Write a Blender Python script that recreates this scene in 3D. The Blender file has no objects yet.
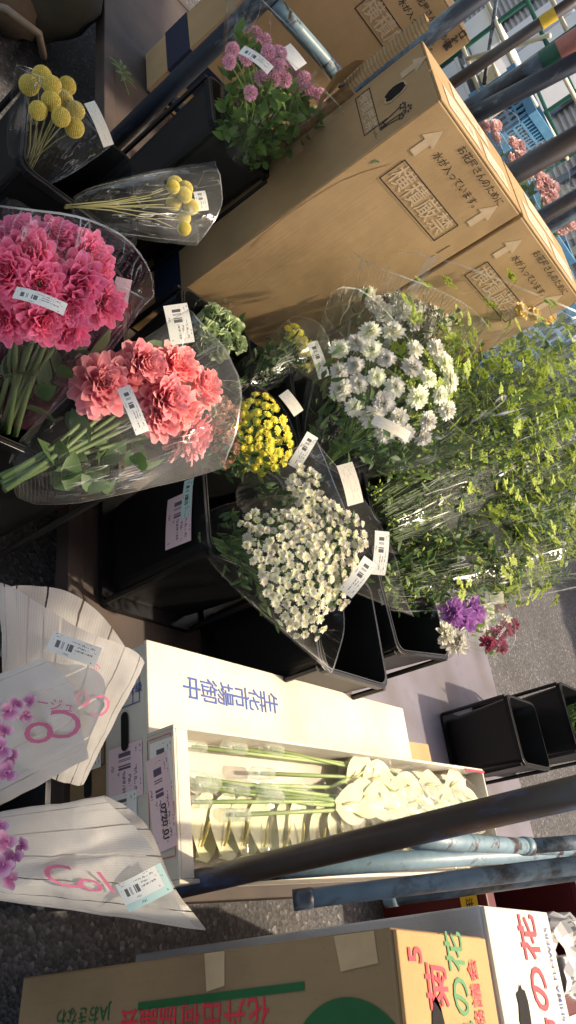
import bpy, bmesh, math, random
from mathutils import Vector, Matrix, Euler
random.seed(7)
R = random.Random(11)
scene = bpy.context.scene
COL = scene.collection

# ------------------------------------------------------------------ camera
FPX = 790.0
PITCH, ROLL, YAW = math.radians(30.35), math.radians(26.15), math.radians(34.0)
CAMZ = 1.5
_cp, _sp = math.cos(PITCH), math.sin(PITCH)
FW = Vector((0, _cp, -_sp)); UPV = Vector((0, _sp, _cp)); RT = Vector((1, 0, 0))
PX = UPV*math.cos(ROLL) + RT*math.sin(ROLL)      # picture right
PY = RT*math.cos(ROLL) - UPV*math.sin(ROLL)      # picture down
C0 = Vector((0, 0, CAMZ))
cam_d = bpy.data.cameras.new('camera'); cam = bpy.data.objects.new('camera', cam_d); COL.objects.link(cam)
m = Matrix.Identity(4)
for i in range(3):
    m[i][0] = PX[i]; m[i][1] = -PY[i]; m[i][2] = -FW[i]; m[i][3] = C0[i]
cam.matrix_world = m
cam_d.sensor_fit = 'VERTICAL'; cam_d.sensor_height = 36; cam_d.lens = 36*FPX/1024
cam_d.clip_start = .02; cam_d.clip_end = 300
scene.camera = cam

# ------------------------------------------------------------------ light
E1 = Vector((math.sin(YAW), math.cos(YAW), 0)); E2 = Vector((-math.cos(YAW), math.sin(YAW), 0)); UZ = Vector((0, 0, 1))
SUN_EL = math.radians(60)
sd = (E1*.945 - E2*.33).normalized()              # towards the sun, on the ground plan
SUN_DIR = (sd*math.cos(SUN_EL) + UZ*math.sin(SUN_EL)).normalized()
world = bpy.data.worlds.new('World'); scene.world = world; world.use_nodes = True
wn = world.node_tree.nodes; wl = world.node_tree.links
sky = wn.new('ShaderNodeTexSky'); sky.sky_type = 'NISHITA'; sky.sun_disc = False
sky.sun_elevation = SUN_EL; sky.sun_rotation = math.atan2(sd.x, sd.y)
sky.air_density = 1.0; sky.dust_density = 3.0; sky.ozone_density = .7
tint = wn.new('ShaderNodeMix'); tint.data_type = 'RGBA'; tint.blend_type = 'MULTIPLY'; tint.inputs[0].default_value = 1; tint.inputs[7].default_value = (1.12, .98, .84, 1)
wl.new(sky.outputs[0], tint.inputs[6]); wl.new(tint.outputs[2], wn['Background'].inputs[0]); wn['Background'].inputs[1].default_value = .15
sun_d = bpy.data.lights.new('sun', 'SUN'); sun_d.energy = 2.0; sun_d.angle = math.radians(1.2); sun_d.color = (1, .85, .63)
sun = bpy.data.objects.new('sun', sun_d); COL.objects.link(sun)
sun.rotation_euler = (-SUN_DIR).to_track_quat('-Z', 'Y').to_euler()
scene.view_settings.view_transform = 'Standard'; scene.view_settings.look = 'None'
scene.view_settings.gamma = 1; scene.view_settings.use_curve_mapping = False
scene.view_settings.exposure = 1.6
cy = scene.cycles
cy.max_bounces = 12; cy.transparent_max_bounces = 40; cy.diffuse_bounces = 4; cy.glossy_bounces = 3
cy.transmission_bounces = 6; cy.use_denoising = True

# ------------------------------------------------------------------ geometry of the picture -> places
def ray(px, py): return FW*FPX + PX*(px-288) + PY*(py-512)
def atz(px, py, z): d = ray(px, py); return C0 + d*((z-CAMZ)/d.z)
def aty(px, py, y): d = ray(px, py); return C0 + d*(y/d.y)
def onp(px, py, P, n): d = ray(px, py); return C0 + d*((P-C0).dot(n)/d.dot(n))
def W(u, v, z): return E1*u + E2*v + UZ*z
ROT = math.pi/2 - YAW
def mpp(P): return (P-C0).dot(FW)/FPX            # metres per pixel at P

# ------------------------------------------------------------------ materials
MATS = {}
def newmat(name):
    m = bpy.data.materials.new(name); m.use_nodes = True
    MATS[name] = m
    return m, m.node_tree.nodes, m.node_tree.links, m.node_tree.nodes['Principled BSDF']
def noise(n, l, scale, detail=4, coord='Object', stretch=None, rough=.55):
    tc = n.new('ShaderNodeTexCoord'); nt = n.new('ShaderNodeTexNoise')
    nt.inputs['Scale'].default_value = scale; nt.inputs['Detail'].default_value = detail; nt.inputs['Roughness'].default_value = rough
    if stretch:
        mp = n.new('ShaderNodeMapping'); mp.inputs['Scale'].default_value = stretch
        l.new(tc.outputs[coord], mp.inputs[0]); l.new(mp.outputs[0], nt.inputs[0])
    else: l.new(tc.outputs[coord], nt.inputs[0])
    return nt
def ramp(n, l, src, stops):
    r = n.new('ShaderNodeValToRGB'); l.new(src, r.inputs[0])
    e = r.color_ramp.elements
    e[0].position, e[0].color = stops[0][0], (*stops[0][1], 1); e[1].position, e[1].color = stops[-1][0], (*stops[-1][1], 1)
    for p, c in stops[1:-1]:
        x = e.new(p); x.color = (*c, 1)
    return r
def bump(n, l, src, b, strength=.2, dist=.002):
    bp = n.new('ShaderNodeBump'); bp.inputs['Strength'].default_value = strength; bp.inputs['Distance'].default_value = dist
    l.new(src, bp.inputs['Height']); l.new(bp.outputs[0], b.inputs['Normal']); return bp
def mixc(n, l, fac, a, b, mode='MIX'):
    x = n.new('ShaderNodeMix'); x.data_type = 'RGBA'; x.blend_type = mode
    for s, v in ((0, fac), (6, a), (7, b)):
        if hasattr(v, 'is_linked') or hasattr(v, 'links'): l.new(v, x.inputs[s])
        elif s == 0: x.inputs[0].default_value = v
        else: x.inputs[s].default_value = (*v, 1)
    return x.outputs[2]
def noisy(name, c1, c2, scale=8, rough=.6, bumps=.15, bscale=60, stretch=None, lo=.35, hi=.65, spec=.5, metallic=0, dist=.002):
    m, n, l, b = newmat(name)
    nt = noise(n, l, scale, stretch=stretch)
    r = ramp(n, l, nt.outputs[0], [(lo, c1), (hi, c2)])
    l.new(r.outputs[0], b.inputs['Base Color'])
    b.inputs['Roughness'].default_value = rough; b.inputs['Specular IOR Level'].default_value = spec; b.inputs['Metallic'].default_value = metallic
    if bumps:
        nb = noise(n, l, bscale, 3); bump(n, l, nb.outputs[0], b, bumps, dist)
    return m
def plain(name, c, rough=.5, spec=.4):
    m, n, l, b = newmat(name)
    nt = noise(n, l, 30, 2); r = ramp(n, l, nt.outputs[0], [(.3, tuple(x*.86 for x in c)), (.7, c)])
    l.new(r.outputs[0], b.inputs['Base Color']); b.inputs['Roughness'].default_value = rough; b.inputs['Specular IOR Level'].default_value = spec
    return m
def cardboard(name, c, stretch=(1, 1, 30)):
    m, n, l, b = newmat(name)
    a = noise(n, l, 3.2, 5); f = noise(n, l, 5, 5, stretch=(1.2, 1.2, .25), rough=.7)
    r1 = ramp(n, l, a.outputs[0], [(.3, tuple(x*.76 for x in c)), (.55, c), (.75, tuple(min(1, x*1.1) for x in c))])
    r2 = ramp(n, l, f.outputs[0], [(.3, (.9, .89, .87)), (.6, (1, 1, 1))])
    o = mixc(n, l, 1.0, r1.outputs[0], r2.outputs[0], 'MULTIPLY')
    sp = noise(n, l, 190, 2); r3 = ramp(n, l, sp.outputs[0], [(.27, (.7, .66, .6)), (.36, (1, 1, 1))])
    o2 = mixc(n, l, .6, o, r3.outputs[0], 'MULTIPLY')
    l.new(o2, b.inputs['Base Color']); b.inputs['Roughness'].default_value = .75; b.inputs['Specular IOR Level'].default_value = .25
    w = noise(n, l, 30, 3, stretch=(5, 5, .08))
    bp1 = bump(n, l, w.outputs[0], b, .18, .003)
    dn = noise(n, l, 4.5, 3, rough=.45); bp2 = n.new('ShaderNodeBump'); bp2.inputs['Strength'].default_value = .14; bp2.inputs['Distance'].default_value = .05
    l.new(dn.outputs[0], bp2.inputs['Height']); l.new(bp2.outputs[0], bp1.inputs['Normal'])
    return m
cardboard('kraft', (.4, .265, .13)); cardboard('kraft_dark', (.27, .18, .095)); cardboard('kraft_sunlit', (.46, .28, .12))
cardboard('white_board', (.6, .555, .47)); cardboard('shaded_white_board', (.6, .585, .58))
noisy('kraft_edge', (.2, .115, .05), (.33, .2, .09), 40, .8)
plain('tape', (.5, .36, .2), .25, .6)
plain('navy_band', (.008, .014, .04), .55)
plain('print_black', (.035, .025, .02), .6); plain('print_pale', (.54, .4, .245), .7); plain('print_blue', (.05, .09, .3), .6)
plain('print_red', (.62, .03, .05), .6); plain('print_green', (.06, .22, .07), .6); plain('print_brightgreen', (.1, .38, .06), .6)
plain('print_darkgreen', (.015, .1, .03), .6); plain('print_pink', (.5, .13, .24), .6); plain('print_darkred', (.45, .02, .05), .6)
plain('hole_dark', (.008, .006, .005), .9)
plain('paper_white', (.82, .8, .76), .6); plain('paper_pink', (.78, .5, .5), .6); plain('paper_mint', (.35, .7, .6), .6); plain('paper_cream', (.75, .7, .52), .6)
noisy('black_gloss', (.005, .005, .006), (.01, .01, .011), 20, .33, .1, 90, spec=.35)

def asphalt(name, c):
    m, n, l, b = newmat(name)
    v = n.new('ShaderNodeTexVoronoi'); tc = n.new('ShaderNodeTexCoord'); v.inputs['Scale'].default_value = 110
    l.new(tc.outputs['Object'], v.inputs[0])
    hsv = n.new('ShaderNodeSeparateColor'); l.new(v.outputs['Color'], hsv.inputs[0])
    r = ramp(n, l, hsv.outputs[0], [(.0, tuple(x*.55 for x in c)), (.6, c), (.93, tuple(x*1.6 for x in c)), (1, tuple(min(1, x*3.2) for x in c))])
    big = noise(n, l, 2.5, 5); r2 = ramp(n, l, big.outputs[0], [(.35, (.72, .7, .68)), (.65, (1.05, 1.05, 1.08))])
    o = mixc(n, l, 1.0, r.outputs[0], r2.outputs[0], 'MULTIPLY')
    l.new(o, b.inputs['Base Color']); b.inputs['Roughness'].default_value = .8
    bump(n, l, v.outputs['Distance'], b, .8, .004)
    return m
asphalt('asphalt', (.06, .058, .06))
def worn(name, paint, rust, thr=.55, scale=5, rough=.6, stretch=None, soft=.05):
    m, n, l, b = newmat(name)
    a = noise(n, l, scale, 8, rough=.68, stretch=stretch)
    r = ramp(n, l, a.outputs[0], [(thr-soft, (0, 0, 0)), (thr+soft, (1, 1, 1))])
    c = noise(n, l, scale*4, 4); rp = ramp(n, l, c.outputs[0], [(.3, tuple(x*.75 for x in paint)), (.7, paint)])
    rr = ramp(n, l, c.outputs[0], [(.3, tuple(x*.55 for x in rust)), (.7, rust)])
    o = mixc(n, l, r.outputs[0], rp.outputs[0], rr.outputs[0])
    l.new(o, b.inputs['Base Color']); b.inputs['Roughness'].default_value = rough
    bump(n, l, r.outputs[0], b, .35, .0015).invert = True
    return m
worn('black_plastic', (.0055, .0055, .006), (.022, .02, .018), .68, 7, .45, (1, 1, .5), .1)
worn('pipe_dark', (.045, .034, .03), (.06, .12, .28), .56, 9, .4, (1, 1, .35))
worn('pipe_blue', (.17, .26, .31), (.05, .035, .03), .575, 16, .42, (1, 1, .4), .03)
worn('pipe_slate', (.1, .14, .18), (.022, .02, .022), .53, 11, .45, (1, 1, .4))
worn('pipe_navy', (.022, .028, .042), (.2, .27, .33), .59, 12, .4, (1, 1, .3))
worn('deck_steel', (.26, .235, .26), (.14, .09, .06), .57, 3, .55, None, .12)
worn('deck_rust', (.085, .055, .042), (.03, .022, .02), .5, 6, .7, None, .15)
worn('floor_paint', (.165, .155, .195), (.105, .092, .09), .56, 3.5, .45, None, .1)
plain('leaf_paper', (.1, .16, .06), .7)
plain('maroon_plastic', (.09, .012, .015), .4); plain('yellow_tape', (.7, .48, .04), .5)
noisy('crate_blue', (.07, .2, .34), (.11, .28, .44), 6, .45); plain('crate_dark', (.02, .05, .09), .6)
plain('green_paint', (.02, .12, .08), .5); plain('salmon_paint', (.5, .2, .17), .6); plain('cream_paint', (.6, .55, .4), .5)
noisy('corrugated', (.34, .32, .3), (.46, .44, .41), 2, .5); noisy('white_panel', (.72, .74, .78), (.8, .81, .83), 3, .5)
noisy('dark_shed', (.03, .03, .03), (.06, .06, .06), 2, .8); noisy('foam_silver', (.45, .45, .47), (.62, .62, .63), 60, .35, .6, 40)
noisy('olive_cloth', (.018, .018, .01), (.03, .027, .016), 9, .9, .3, 80); noisy('brown_cloth', (.05, .032, .018), (.075, .05, .028), 9, .9, .3, 80)
plain('hose', (.2, .15, .1), .5)

def petal_mat(name, base, tip, edge=None, trans=.25, rough=.55):
    m, n, l, b = newmat(name)
    uv = n.new('ShaderNodeUVMap'); sx = n.new('ShaderNodeSeparateXYZ'); l.new(uv.outputs[0], sx.inputs[0])
    r = ramp(n, l, sx.outputs[1], [(0, base), (1, tip)])
    o = r.outputs[0]
    if edge:
        a = n.new('ShaderNodeMath'); a.operation = 'SUBTRACT'; l.new(sx.outputs[0], a.inputs[0]); a.inputs[1].default_value = .5
        ab = n.new('ShaderNodeMath'); ab.operation = 'ABSOLUTE'; l.new(a.outputs[0], ab.inputs[0])
        r2 = ramp(n, l, ab.outputs[0], [(.3, (0, 0, 0)), (.5, (1, 1, 1))])
        o = mixc(n, l, r2.outputs[0], o, edge)
    oi = n.new('ShaderNodeObjectInfo'); rr = ramp(n, l, oi.outputs['Random'], [(0, (.82, .8, .86)), (.5, (1, 1, 1)), (1, (1.06, 1.08, 1.0))])
    o = mixc(n, l, 1.0, o, rr.outputs[0], 'MULTIPLY')
    l.new(o, b.inputs['Base Color']); b.inputs['Roughness'].default_value = rough; b.inputs['Specular IOR Level'].default_value = .3
    tr = n.new('ShaderNodeBsdfTranslucent'); l.new(o, tr.inputs[0])
    mx = n.new('ShaderNodeMixShader'); mx.inputs[0].default_value = trans
    l.new(b.outputs[0], mx.inputs[1]); l.new(tr.outputs[0], mx.inputs[2]); l.new(mx.outputs[0], n['Material Output'].inputs[0])
    return m
petal_mat('dahlia_pink', (.88, .035, .2), (.95, .24, .44), (.95, .42, .56), .4)
petal_mat('dahlia_coral', (.88, .1, .24), (.95, .4, .4), (.95, .56, .53), .38)
petal_mat('mum_white', (.78, .8, .56), (.9, .89, .84), None, .42)
petal_mat('aster_white', (.76, .74, .56), (.85, .83, .72), None, .42)
petal_mat('button_yellow', (.74, .6, .03), (.86, .78, .1), None, .25)
petal_mat('leaf_green', (.08, .15, .035), (.12, .2, .05), None, .3, .5)
petal_mat('leaf_dark', (.045, .09, .028), (.07, .125, .04), None, .25, .5)
petal_mat('leaf_bright', (.12, .22, .03), (.24, .36, .06), None, .35, .5)
petal_mat('floret_lime', (.25, .36, .045), (.44, .5, .08), None, .35, .5)
petal_mat('carnation_green', (.3, .44, .16), (.6, .68, .4), None, .3)
petal_mat('allium_pink', (.6, .25, .4), (.82, .5, .62), None, .3)
petal_mat('violet', (.3, .08, .36), (.55, .26, .62), None, .3)
petal_mat('crimson', (.3, .03, .08), (.5, .12, .18), None, .3)
petal_mat('rose_yellow', (.7, .45, .08), (.85, .68, .25), None, .3)
petal_mat('rose_pink', (.78, .38, .38), (.86, .62, .6), None, .3)
petal_mat('calla_cream', (.6, .58, .36), (.72, .67, .5), None, .12, .55)
petal_mat('orchid_lilac', (.55, .12, .35), (.74, .48, .64), None, .3)
plain('spadix', (.62, .52, .14), .5); plain('stem_green', (.14, .22, .06), .5); plain('stem_pale', (.33, .42, .16), .5)
plain('stem_mid', (.1, .15, .05), .5); plain('stem_dark', (.06, .1, .03), .5); plain('stem_olive', (.17, .16, .06), .6)
m, n, l, b = newmat('ball_yellow')
v = n.new('ShaderNodeTexVoronoi'); v.inputs['Scale'].default_value = 420; tc = n.new('ShaderNodeTexCoord'); l.new(tc.outputs['Object'], v.inputs[0])
r = ramp(n, l, v.outputs['Distance'], [(.1, (.86, .74, .2)), (.75, (.6, .45, .07))])
l.new(r.outputs[0], b.inputs['Base Color']); b.inputs['Roughness'].default_value = .7; bump(n, l, v.outputs['Distance'], b, .9, .002).invert = True
plain('ball_core', (.55, .42, .06), .8)

def film(name, tint=(.97, .98, .97), milky=.008, gloss=.2, dots=None, grid=None, haze_c=(.8, .82, .8), fold=.34, painted_sheen=.06):
    """thin clear wrapping film: mostly passes light; fold, edge and patch highlights are painted in; optional printed dots or grid (UV)"""
    m, n, l, b = newmat(name); n.remove(b)
    out = n['Material Output']
    tr = n.new('ShaderNodeBsdfTransparent'); tr.inputs[0].default_value = (*tint, 1)
    gl = n.new('ShaderNodeBsdfGlossy'); gl.inputs['Roughness'].default_value = .09; gl.inputs[0].default_value = (.95, .97, 1, 1)
    df = n.new('ShaderNodeBsdfDiffuse'); df.inputs[0].default_value = (*haze_c, 1)
    lw = n.new('ShaderNodeLayerWeight'); lw.inputs[0].default_value = .5
    nt = noise(n, l, 16, 3, stretch=(1, 1, .5), rough=.5); bp = n.new('ShaderNodeBump'); bp.inputs['Strength'].default_value = .45; bp.inputs['Distance'].default_value = .015
    l.new(nt.outputs[0], bp.inputs['Height']); l.new(bp.outputs[0], gl.inputs['Normal']); l.new(bp.outputs[0], lw.inputs['Normal'])
    pw = n.new('ShaderNodeMath'); pw.operation = 'POWER'; l.new(lw.outputs['Facing'], pw.inputs[0]); pw.inputs[1].default_value = 3.5
    mm = n.new('ShaderNodeMath'); mm.operation = 'MULTIPLY_ADD'; l.new(pw.outputs[0], mm.inputs[0]); mm.inputs[1].default_value = gloss*1.5; mm.inputs[2].default_value = gloss*.04
    m1 = n.new('ShaderNodeMixShader'); l.new(mm.outputs[0], m1.inputs[0]); l.new(tr.outputs[0], m1.inputs[1]); l.new(gl.outputs[0], m1.inputs[2])
    m2 = n.new('ShaderNodeMixShader'); l.new(m1.outputs[0], m2.inputs[1]); l.new(df.outputs[0], m2.inputs[2]); m2.inputs[0].default_value = milky
    cl = noise(n, l, 6, 3); cr = n.new('ShaderNodeMapRange'); l.new(cl.outputs[0], cr.inputs[0]); cr.inputs[1].default_value = .35; cr.inputs[2].default_value = .7
    cr.inputs[3].default_value = milky*.2; cr.inputs[4].default_value = milky*1.5; sh = noise(n, l, 3.6, 2, stretch=(1, 1, 1)); shr = n.new('ShaderNodeMapRange'); l.new(sh.outputs[0], shr.inputs[0]); shr.inputs[1].default_value = .55; shr.inputs[2].default_value = .72; shr.inputs[3].default_value = 0; shr.inputs[4].default_value = painted_sheen  # pale patches painted in, like light lying on the film
    ad = n.new('ShaderNodeMath'); ad.operation = 'ADD'; l.new(cr.outputs[0], ad.inputs[0]); l.new(shr.outputs[0], ad.inputs[1]); l.new(ad.outputs[0], m2.inputs[0])
    uvn = n.new('ShaderNodeUVMap'); mpf = n.new('ShaderNodeMapping'); mpf.inputs['Scale'].default_value = (26, 2.2, 1); l.new(uvn.outputs[0], mpf.inputs[0])
    fn = n.new('ShaderNodeTexNoise'); fn.inputs['Scale'].default_value = 1; fn.inputs['Detail'].default_value = 2; l.new(mpf.outputs[0], fn.inputs[0])
    fd = n.new('ShaderNodeMath'); fd.operation = 'SUBTRACT'; l.new(fn.outputs[0], fd.inputs[0]); fd.inputs[1].default_value = .5
    fa = n.new('ShaderNodeMath'); fa.operation = 'ABSOLUTE'; l.new(fd.outputs[0], fa.inputs[0])
    fr_ = n.new('ShaderNodeMapRange'); l.new(fa.outputs[0], fr_.inputs[0]); fr_.inputs[1].default_value = .0; fr_.inputs[2].default_value = .012; fr_.inputs[3].default_value = 1; fr_.inputs[4].default_value = 0
    gate = noise(n, l, 9, 2); gr_ = n.new('ShaderNodeMapRange'); l.new(gate.outputs[0], gr_.inputs[0]); gr_.inputs[1].default_value = .48; gr_.inputs[2].default_value = .66
    fm = n.new('ShaderNodeMath'); fm.operation = 'MULTIPLY'; l.new(fr_.outputs[0], fm.inputs[0]); l.new(gr_.outputs[0], fm.inputs[1])
    su = n.new('ShaderNodeSeparateXYZ'); l.new(uvn.outputs[0], su.inputs[0])
    ev = n.new('ShaderNodeMath'); ev.operation = 'GREATER_THAN'; l.new(su.outputs[1], ev.inputs[0]); ev.inputs[1].default_value = .991
    u2 = n.new('ShaderNodeMath'); u2.operation = 'MULTIPLY'; l.new(su.outputs[0], u2.inputs[0]); u2.inputs[1].default_value = 2
    uf = n.new('ShaderNodeMath'); uf.operation = 'PINGPONG'; l.new(u2.outputs[0], uf.inputs[0]); uf.inputs[1].default_value = .5
    ue = n.new('ShaderNodeMath'); ue.operation = 'LESS_THAN'; l.new(uf.outputs[0], ue.inputs[0]); ue.inputs[1].default_value = .008
    mxe = n.new('ShaderNodeMath'); mxe.operation = 'MAXIMUM'; l.new(ev.outputs[0], mxe.inputs[0]); l.new(ue.outputs[0], mxe.inputs[1])
    eg = n.new('ShaderNodeMapRange'); l.new(gate.outputs[0], eg.inputs[0]); eg.inputs[1].default_value = .35; eg.inputs[2].default_value = .65; eg.inputs[3].default_value = .15
    em = n.new('ShaderNodeMath'); em.operation = 'MULTIPLY'; l.new(mxe.outputs[0], em.inputs[0]); l.new(eg.outputs[0], em.inputs[1]); mxe = em
    mxa = n.new('ShaderNodeMath'); mxa.operation = 'MAXIMUM'; l.new(mxe.outputs[0], mxa.inputs[0]); l.new(fm.outputs[0], mxa.inputs[1])
    msc = n.new('ShaderNodeMath'); msc.operation = 'MULTIPLY'; l.new(mxa.outputs[0], msc.inputs[0]); msc.inputs[1].default_value = fold  # streak and edge highlights put into the colour
    gf = n.new('ShaderNodeBsdfGlossy'); gf.inputs['Roughness'].default_value = .3; gf.inputs[0].default_value = (.9, .92, .93, 1)
    dfm = n.new('ShaderNodeMixShader'); dfm.inputs[0].default_value = .5; l.new(df.outputs[0], dfm.inputs[1]); l.new(gf.outputs[0], dfm.inputs[2])
    mfold = n.new('ShaderNodeMixShader'); l.new(msc.outputs[0], mfold.inputs[0]); l.new(m2.outputs[0], mfold.inputs[1]); l.new(dfm.outputs[0], mfold.inputs[2])
    last = mfold
    pat = dots or grid
    if pat:
        col, fu, fv, thr, op = pat
        uv = n.new('ShaderNodeUVMap'); mp = n.new('ShaderNodeMapping'); mp.inputs['Scale'].default_value = (fu, fv, 1); l.new(uv.outputs[0], mp.inputs[0])
        fr = n.new('ShaderNodeVectorMath'); fr.operation = 'FRACTION'; l.new(mp.outputs[0], fr.inputs[0])
        if dots:
            dd = n.new('ShaderNodeVectorMath'); dd.operation = 'DISTANCE'; l.new(fr.outputs[0], dd.inputs[0]); dd.inputs[1].default_value = (.5, .5, 0)
            lt = n.new('ShaderNodeMath'); lt.operation = 'LESS_THAN'; l.new(dd.outputs['Value'], lt.inputs[0]); lt.inputs[1].default_value = thr
        else:
            sp = n.new('ShaderNodeSeparateXYZ'); l.new(fr.outputs[0], sp.inputs[0])
            mi = n.new('ShaderNodeMath'); mi.operation = 'MINIMUM'; l.new(sp.outputs[0], mi.inputs[0]); l.new(sp.outputs[1], mi.inputs[1])
            lt = n.new('ShaderNodeMath'); lt.operation = 'LESS_THAN'; l.new(mi.outputs[0], lt.inputs[0]); lt.inputs[1].default_value = thr
        ml = n.new('ShaderNodeMath'); ml.operation = 'MULTIPLY'; l.new(lt.outputs[0], ml.inputs[0]); ml.inputs[1].default_value = op
        d2 = n.new('ShaderNodeBsdfDiffuse'); d2.inputs[0].default_value = (*col, 1)
        m3 = n.new('ShaderNodeMixShader'); l.new(ml.outputs[0], m3.inputs[0]); l.new(last.outputs[0], m3.inputs[1]); l.new(d2.outputs[0], m3.inputs[2]); last = m3
    l.new(last.outputs[0], out.inputs[0])
    return m
film('film_clear'); film('film_hazy', milky=.08); film('film_dots', milky=.015, dots=((.75, .75, .7), 150, 110, .2, .25))
film('film_pinkdots', milky=.008, dots=((.5, .1, .22), 80, 60, .2, .22)); film('film_grid', milky=.008, grid=((.6, .58, .56), 90, 70, .12, .05))
film('film_green', milky=.004, gloss=.05, fold=.42); film('film_tube', milky=.3, gloss=.3, fold=.1, haze_c=(.75, .8, .68)); film('film_calla', milky=.05, gloss=.1, fold=.3, haze_c=(.85, .83, .74)); film('film_smoke', milky=.07, haze_c=(.5, .48, .42)); film('film_bag', milky=.05, gloss=.12, fold=.3)
film('film_meshdots', milky=.3, haze_c=(.55, .53, .5), dots=((.8, .78, .74), 110, 90, .22, .55))

def orchid_sleeve_mat(name, bars, warm=(.6, .585, .57)):
    """milky sleeve printed with broad white bars, the gaps are clear"""
    m, n, l, b = newmat(name); out = n['Material Output']
    b.inputs['Base Color'].default_value = (*warm, 1); b.inputs['Roughness'].default_value = .35
    uv = n.new('ShaderNodeUVMap'); sp = n.new('ShaderNodeSeparateXYZ'); l.new(uv.outputs[0], sp.inputs[0])
    mu = n.new('ShaderNodeMath'); mu.operation = 'MULTIPLY'; l.new(sp.outputs[0], mu.inputs[0]); mu.inputs[1].default_value = bars
    fr = n.new('ShaderNodeMath'); fr.operation = 'FRACT'; l.new(mu.outputs[0], fr.inputs[0])
    lt = n.new('ShaderNodeMath'); lt.operation = 'LESS_THAN'; l.new(fr.outputs[0], lt.inputs[0]); lt.inputs[1].default_value = .06
    mp = n.new('ShaderNodeMapping'); mp.inputs['Scale'].default_value = (160, 90, 1); l.new(uv.outputs[0], mp.inputs[0])
    f2 = n.new('ShaderNodeVectorMath'); f2.operation = 'FRACTION'; l.new(mp.outputs[0], f2.inputs[0])
    dd = n.new('ShaderNodeVectorMath'); dd.operation = 'DISTANCE'; l.new(f2.outputs[0], dd.inputs[0]); dd.inputs[1].default_value = (.5, .5, 0)
    dr = n.new('ShaderNodeMapRange'); l.new(dd.outputs['Value'], dr.inputs[0]); dr.inputs[1].default_value = .2; dr.inputs[2].default_value = .45; dr.inputs[3].default_value = .64; dr.inputs[4].default_value = .78
    tr = n.new('ShaderNodeBsdfTransparent'); tr.inputs[0].default_value = (.95, .95, .95, 1)
    tl = n.new('ShaderNodeBsdfTranslucent'); tl.inputs[0].default_value = (*warm, 1)
    m0 = n.new('ShaderNodeMixShader'); m0.inputs[0].default_value = .4; l.new(b.outputs[0], m0.inputs[1]); l.new(tl.outputs[0], m0.inputs[2])
    ma = n.new('ShaderNodeMix'); ma.data_type = 'FLOAT'; l.new(lt.outputs[0], ma.inputs[0]); l.new(dr.outputs[0], ma.inputs[2]); ma.inputs[3].default_value = .04
    m1 = n.new('ShaderNodeMixShader'); l.new(ma.outputs[0], m1.inputs[0]); l.new(tr.outputs[0], m1.inputs[1]); l.new(m0.outputs[0], m1.inputs[2])
    nt = noise(n, l, 14, 4); bump(n, l, nt.outputs[0], b, .5, .01)
    l.new(m1.outputs[0], out.inputs[0])
    return m
orchid_sleeve_mat('sleeve_orchid', 13); orchid_sleeve_mat('sleeve_orchid_wide', 9)

def label_mat(name, paper, bar0, bar1, ink=(.03, .03, .035)):
    """printed price sticker: bar code block and rows of small print, laid out by UV"""
    m, n, l, b = newmat(name)
    uv = n.new('ShaderNodeUVMap'); sp = n.new('ShaderNodeSeparateXYZ'); l.new(uv.outputs[0], sp.inputs[0])
    def M(op, a, c):
        x = n.new('ShaderNodeMath'); x.operation = op
        for i, q in enumerate((a, c)):
            if isinstance(q, (int, float)): x.inputs[i].default_value = q
            else: l.new(q, x.inputs[i])
        return x.outputs[0]
    def inside(s, a, c): return M('MULTIPLY', M('GREATER_THAN', s, a), M('LESS_THAN', s, c))
    u, v = sp.outputs[0], sp.outputs[1]
    def wn_(su, sv, thr, ou=0.):
        cb = n.new('ShaderNodeCombineXYZ'); l.new(M('FLOOR', M('MULTIPLY', u, su), 0), cb.inputs[0]); l.new(M('FLOOR', M('MULTIPLY', v, sv), 0), cb.inputs[1]); cb.inputs[2].default_value = ou
        w = n.new('ShaderNodeTexWhiteNoise'); l.new(cb.outputs[0], w.inputs[0]); return M('LESS_THAN', w.outputs[0], thr)
    bars = M('MULTIPLY', M('MULTIPLY', wn_(74, 1, .5), .9), M('MULTIPLY', inside(u, bar0, bar1), inside(v, .3, .66)))
    rows = M('MULTIPLY', M('MULTIPLY', wn_(60, 24, .5, 3), M('GREATER_THAN', M('FRACT', M('MULTIPLY', v, 6), 0), .5)),
             M('MULTIPLY', M('MULTIPLY', inside(u, .06, .94), inside(v, .08, .95)), wn_(9, 6, .55, 7)))
    rows = M('MULTIPLY', rows, M('SUBTRACT', 1, M('MULTIPLY', inside(u, bar0-.03, bar1+.03), inside(v, .2, .8))))
    f = M('MAXIMUM', bars, M('MULTIPLY', rows, .75))
    o = mixc(n, l, f, paper, ink)
    l.new(o, b.inputs['Base Color']); b.inputs['Roughness'].default_value = .4
    return m
label_mat('label_white', (.8, .775, .71), .1, .5); label_mat('label_pink', (.78, .58, .59), .1, .45, (.06, .04, .1)); label_mat('label_cream', (.74, .68, .55), 2, 2.1, (.5, .46, .36))
label_mat('label_mint', (.55, .74, .68), .15, .6); label_mat('label_box', (.6, .5, .34), .7, .95, (.1, .1, .09))
label_mat('newsprint', (.5, .49, .46), 2, 2.1, (.06, .06, .06))

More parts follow.
